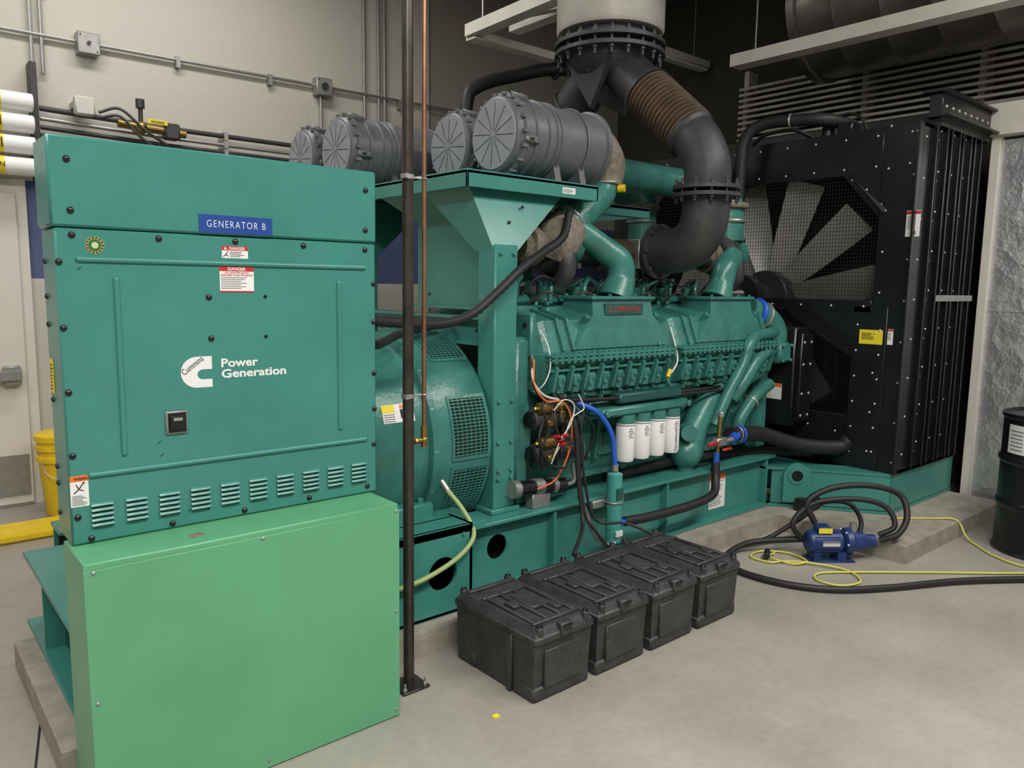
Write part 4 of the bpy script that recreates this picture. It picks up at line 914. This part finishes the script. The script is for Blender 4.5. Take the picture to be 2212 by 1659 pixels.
xlabel('warning_label',2.135,1.89,.085,.16,white,'white sticker with numeral',red,9,'3')
xlabel('notice_label',2.372,1.207,.152,.093,ylab,'yellow notice sticker',None,6,None,ink,fx-.0125)
xlabel('danger_label',2.195,1.21,.035,.10,white,'small white sticker',red,8)
xlabel('notice_label',2.44,.50,.095,.05,ylab,'small yellow sticker with black band',ink,3,None,ink)
b=MB(); b.box(4.80,4.99,2.70,3.10,.62,1.30,black,.01); b.box(4.82,4.97,2.66,2.70,.66,1.26,black,.006)
for z in (.7,.85,1.05,1.2): b.dome((4.85,2.66,z),-Y,.010,rivet); b.dome((4.94,2.66,z),-Y,.010,rivet)
b.sheet((4.80,2.90,.80),-Y,Z,.12,.11,white,.001); b.sheet((4.799,2.90,.885),-Y,Z,.12,.025,orange,.0006); b.make('belt_guard',r)
b=MB(); b.tube([(4.88,3.25,1.50),(4.88,3.25,1.8),(4.88,3.25,2.4),(4.89,3.22,2.62),(4.93,3.1,2.70),(4.98,2.9,2.70),(5.05,2.72,2.69),(5.25,2.62,2.66)],.042,rubber,16,8)
b.ring((4.88,3.25,1.78),Z,.044,.006,galv); b.ring((4.97,2.93,2.70),V((.2,-1,0)),.044,.007,galv); b.make('coolant_hose',r,label='thick black hose')
b=MB(); b.tube([(5.3,2.85,2.62),(5.3,2.8,2.72),(5.3,2.7,2.76),(5.3,2.6,2.72),(5.3,2.55,2.62)],.010,rubber,8); b.tube([(5.1,3.3,2.6),(5.1,3.2,2.66),(5.12,3.0,2.67),(5.2,2.9,2.62)],.014,rubber,8); b.box(5.08,5.2,2.55,2.65,2.58,2.66,black,.008); b.cyl((5.15,2.75,2.58),(5.15,2.75,2.66),.04,black,16); b.make('vent_line',r)
b=MB(); b.tube([(4.45,3.2,2.42),(4.6,3.3,2.40),(4.9,3.6,2.42),(5.03,3.7,2.45)],.055,rubber,14); b.make('charge_air_hose',r)
b=MB(); b.tube([(4.3,3.15,2.30),(4.6,3.2,2.36),(4.95,3.45,2.3),(5.03,3.5,2.3)],.05,rubber,14); b.make('charge_air_hose',r)

# ------------------------------------------------------------------ batteries
def battery(xc,lab):
    r=thing('battery_box',lab,'battery box',(xc,2.22,0),'battery boxes on the floor')
    w=.155; y0,y1=1.975,2.465
    M=Matrix.Translation((xc,2.22,0))@Matrix.Rotation(random.uniform(-.012,.012),4,'Z')@Matrix.Translation((-xc,-2.22,0))
    b=MB(); b.T=M
    b.loft([[V((xc-w+.012,y0+.015,0)),V((xc+w-.012,y0+.015,0)),V((xc+w-.012,y1-.015,0)),V((xc-w+.012,y1-.015,0))],[V((xc-w+.004,y0+.004,.235)),V((xc+w-.004,y0+.004,.235)),V((xc+w-.004,y1-.004,.235)),V((xc-w+.004,y1-.004,.235))]],blackp)
    b.box(xc-w+.006,xc+w-.006,y0+.005,y0+.13,0,.06,blackp,.01); b.box(xc-w+.006,xc+w-.006,y1-.13,y1-.005,0,.06,blackp,.01)
    for sx in (-1,1):
        b.box(xc+sx*(w-.008),xc+sx*(w+.002),y0+.13,y0+.16,0,.23,blackp,.004)
    b.box(xc-.10,xc+.10,y0-.002,y0+.01,.05,.2,blackp,.003)
    b.make('battery_case',r)
    b=MB(); b.T=M
    b.box(xc-w-.001,xc+w+.001,y0-.008,y1+.008,.228,.262,blackp,.008)
    b.loft([[V((xc-w+.004,y0,.26)),V((xc+w-.004,y0,.26)),V((xc+w-.004,y1,.26)),V((xc-w+.004,y1,.26))],[V((xc-w+.022,y0+.02,.287)),V((xc+w-.022,y0+.02,.287)),V((xc+w-.022,y1-.02,.287)),V((xc-w+.022,y1-.02,.287))]],blackp)
    for q in (-.105,-.035,.035,.105):
        b.box(xc+q-.010,xc+q+.010,y0+.05,y1-.13,.285,.297,blackp,.004)
    for (a,c) in ((y0+.04,y0+.058),(y1-.15,y1-.132),(y1-.06,y1-.042)): b.box(xc-.125,xc+.125,a,c,.285,.298,blackp,.004)
    b.box(xc-.03,xc+.03,y0+.15,y0+.30,.286,.303,blackp,.005); b.box(xc-.085,xc-.05,y0+.2,y0+.26,.286,.301,blackp,.004)
    b.box(xc+.05,xc+.085,y0+.1,y0+.16,.286,.301,blackp,.004)
    b.make('battery_lid',r)
    for sx,sy in ((-1,0),(1,0),(-1,1),(1,1)):
        b=MB(); b.T=M
        cx_=xc+sx*(w-.035); cy_=(y0+.012) if sy==0 else (y1-.012)
        b.cyl((cx_,cy_,.255),(cx_,cy_,.293),.016,blackp,14,bev=.003); b.ring((cx_,cy_,.296),Z,.010,.004,black,12,6)
        b.make('lid_knob',r)
    b=MB(); b.T=M; b.box(xc-.03,xc+.03,y0-.016,y0+.02,.238,.292,blackp,.006); b.tube([(xc-.025,y0-.015,.28),(xc,y0-.028,.285),(xc+.025,y0-.015,.28)],.005,black,8); b.make('lid_strap',r)
battery(1.962,'dusty black plastic battery box with ribbed lid beside steel pole')
battery(2.298,'dusty black plastic battery box with ribbed lid, in a row')
battery(2.634,'dusty black plastic battery box with ribbed lid, in a row')
battery(2.970,'dusty black plastic battery box with cables near base rail')

# ------------------------------------------------------------------ pump, hoses, cord, drum
r=thing('transfer_pump','small blue electric pump with motor on the floor','pump',(4.2,2.0,0))
M=Matrix.Translation((4.22,2.05,0))@Matrix.Rotation(math.radians(-38),4,'Z')
b=MB(); b.T=M; b.lathe((-.17,0,.11),X,[(0,.05),(.01,.062),(.03,.066),(.19,.066),(.2,.055)],bluepump,26)
for k in range(14):
    a=2*math.pi*k/14; b.T=M@Matrix.Translation((0,0,.11))@Matrix.Rotation(a,4,'X'); b.box(-.14,.0,-.002,.002,.062,.072,bluepump)
b.T=M; b.box(-.12,-.04,-.045,.045,.165,.205,bluepump,.006); b.make('motor',r)
b=MB(); b.T=M; b.lathe((.03,0,.11),X,[(0,.04),(.02,.075),(.05,.08),(.07,.06),(.13,.055),(.15,.04),(.20,.04)],bluepump,26); b.cyl((.10,0,.11),(.10,0,.22),.022,galv,14); b.cyl((.19,0,.11),(.24,0,.11),.024,galv,14)
for k in range(6):
    a=2*math.pi*k/6; b.bolt((.0+.05,.07*math.cos(a),.11+.07*math.sin(a)),-X,.007,.01,galv)
b.make('pump_head',r)
b=MB(); b.T=M; b.box(-.16,.10,-.06,.06,0,.01,bluepump,.002); b.box(-.14,-.10,-.05,.05,.01,.06,bluepump); b.box(.0,.05,-.05,.05,.01,.06,bluepump); b.make('pump_base',r)
b=MB(); b.T=M; b.box(-.12,-.04,-.046,-.0455,.17,.20,ylab); b.box(-.10,.0,-.0675,-.0665,.10,.13,offwhite); b.make('rating_plate',r,label='small pale rating plate')
cable('black_hose','black rubber hose lying on the concrete floor',[(4.14,2.20,.10),(3.95,2.42,.06),(3.72,2.44,.022),(3.58,2.28,.02),(3.60,2.02,.02),(3.74,1.80,.02),(4.0,1.63,.02),(4.4,1.43,.02),(4.85,1.12,.02),(5.3,.8,.02)],.018,rubber,'hose',10)
cable('black_hose','black rubber hose arching over the blue pump',[(4.18,2.16,.20),(4.16,2.20,.32),(4.28,2.12,.40),(4.44,1.98,.42),(4.58,1.86,.37),(4.56,1.80,.26),(4.46,1.80,.17),(4.41,1.88,.12)],.018,rubber,'hose',10)
cable('black_hose','black rubber hose arching over the blue pump',[(4.12,2.2,.1),(4.08,2.24,.2),(4.2,2.18,.31),(4.38,2.02,.34),(4.50,1.90,.30),(4.50,1.84,.2),(4.44,1.90,.14)],.016,rubber,'hose',10)
cable('black_hose','black rubber hose draped behind the blue pump',[(4.36,1.98,.12),(4.46,2.02,.20),(4.5,2.12,.27),(4.42,2.24,.26),(4.30,2.32,.16),(4.12,2.42,.05),(3.95,2.5,.02)],.014,rubber,'hose',10)
cable('extension_cord','pale yellow extension cord coiled on the floor',[(6.0,.75,.01),(5.4,.95,.01),(4.9,1.22,.01),(4.4,1.62,.01),(4.1,1.86,.01),(3.92,1.98,.01),(3.82,1.94,.01),(3.84,1.82,.01),(3.98,1.78,.01),(4.08,1.90,.012),(4.02,2.08,.016),(3.93,2.2,.012),(3.86,2.24,.01),(3.85,2.36,.01),(3.98,2.38,.01),(4.08,2.26,.012),(4.04,2.12,.012),(3.93,2.14,.015),(3.92,2.28,.015),(4.0,2.30,.02)],.0055,cord,'cord',8)
cable('extension_cord','pale yellow extension cord over the concrete pad edge',[(4.93,2.05,.112),(5.15,1.88,.112),(5.24,1.77,.112),(5.22,1.70,.03),(5.15,1.62,.01),(5.02,1.48,.01),(4.95,1.30,.01),(4.95,.9,.01)],.0055,cord,'cord',8)
b=MB(); b.T=Matrix.Translation((3.92,2.30,0.03))@Matrix.Rotation(.5,4,'Z'); b.cyl((-.05,0,0),(.05,0,0),.018,rubber,12,bev=.004); b.T=None; b.make('cord_connector',label='black connector on the yellow cord',cat='connector')
dx_,dy_=5.38,1.31
r=thing('oil_drum','black steel oil drum with white label','drum',(dx_,dy_,0))
b=MB(); b.lathe((dx_,dy_,0),Z,[(0,.27),(0,.285),(.015,.29),(.03,.28),(.27,.28),(.28,.288),(.295,.292),(.31,.288),(.32,.28),(.54,.28),(.55,.288),(.565,.292),(.58,.288),(.59,.28),(.81,.28),(.82,.29),(.84,.29),(.845,.275),(.825,.27)],black,48); b.make('drum_shell',r)
b=MB(); b.cyl((dx_,dy_,.822),(dx_,dy_,.828),.268,black,40); b.cyl((dx_-.1,dy_+.1,.826),(dx_-.1,dy_+.1,.845),.035,galv,16); b.make('drum_lid',r)
b=MB()
def dcurve(a0,a1,z0,z1,R,mat,n=7):
    vs=[]
    for i in range(n+1):
        a=math.radians(a0+(a1-a0)*i/n)
        for z in (z0,z1): vs.append((dx_+R*math.cos(a),dy_+R*math.sin(a),z))
    b.add(vs,[(2*i,2*i+1,2*i+3,2*i+2) for i in range(n)],mat)
dcurve(136,164,.61,.78,.2812,white)
for k in range(6): dcurve(139 if k%2 else 141,158,.63+k*.022,.637+k*.022,.2817,greyink)
b.make('drum_label',r,label='white printed label')
b=MB(); b.box(1.645,1.67,2.0,2.02,0,.004,ylab); b.make('paper_scrap',label='tiny yellow scrap on the concrete floor',cat='litter')
b=MB(); b.box(4.62,4.85,2.44,2.54,.105,.19,black,.008); b.box(4.66,4.80,2.435,2.44,.13,.17,tagred); b.make('battery_charger',label='small black box with red trim beneath the base frame',cat='charger')

# ------------------------------------------------------------------ lights
def area(name,loc,sx,sy,pw,col=(1,.97,.925),rot=(0,0,0)):
    l=bpy.data.lights.new(name,'AREA'); l.shape='RECTANGLE'; l.size=sx; l.size_y=sy; l.energy=pw; l.color=col
    o=bpy.data.objects.new(name,l); sc.collection.objects.link(o); o.location=loc; o.rotation_euler=rot
area('ceiling_lamp_a',(.2,-.6,4.35),2.4,.4,175)
area('ceiling_lamp_b',(3.0,-.6,4.35),2.4,.4,135)
area('ceiling_lamp_c',(-1.2,3.0,4.35),.4,2.4,75)
area('ceiling_lamp_d',(1.4,4.8,4.35),2.4,.4,62)
area('ceiling_lamp_e',(4.7,.2,4.35),2.0,.3,62)
area('ceiling_lamp_f',(-1.5,-2.0,4.35),2.0,.4,95)
w=bpy.data.worlds.new('w'); sc.world=w; w.use_nodes=True; w.node_tree.nodes['Background'].inputs[0].default_value=(.9,.95,1,1); w.node_tree.nodes['Background'].inputs[1].default_value=.15

# ------------------------------------------------------------------ camera
H=1.55; fpx=1657.0; pitch=math.radians(7.3); yaw=math.radians(49.6); roll=math.radians(0.86)
fw=V((math.cos(yaw)*math.cos(pitch),math.sin(yaw)*math.cos(pitch),-math.sin(pitch)))
rt=V((math.sin(yaw),-math.cos(yaw),0)); up=rt.cross(fw)
R=Matrix.Rotation(-roll,3,fw); rt=R@rt; up=R@up
cam=bpy.data.objects.new('camera',bpy.data.cameras.new('camera')); sc.collection.objects.link(cam); sc.camera=cam
M=Matrix(((rt.x,up.x,-fw.x),(rt.y,up.y,-fw.y),(rt.z,up.z,-fw.z))).to_4x4(); M.translation=(0,0,H); cam.matrix_world=M
cam.data.sensor_width=36; cam.data.lens=fpx/2212*36; cam.data.clip_start=.05
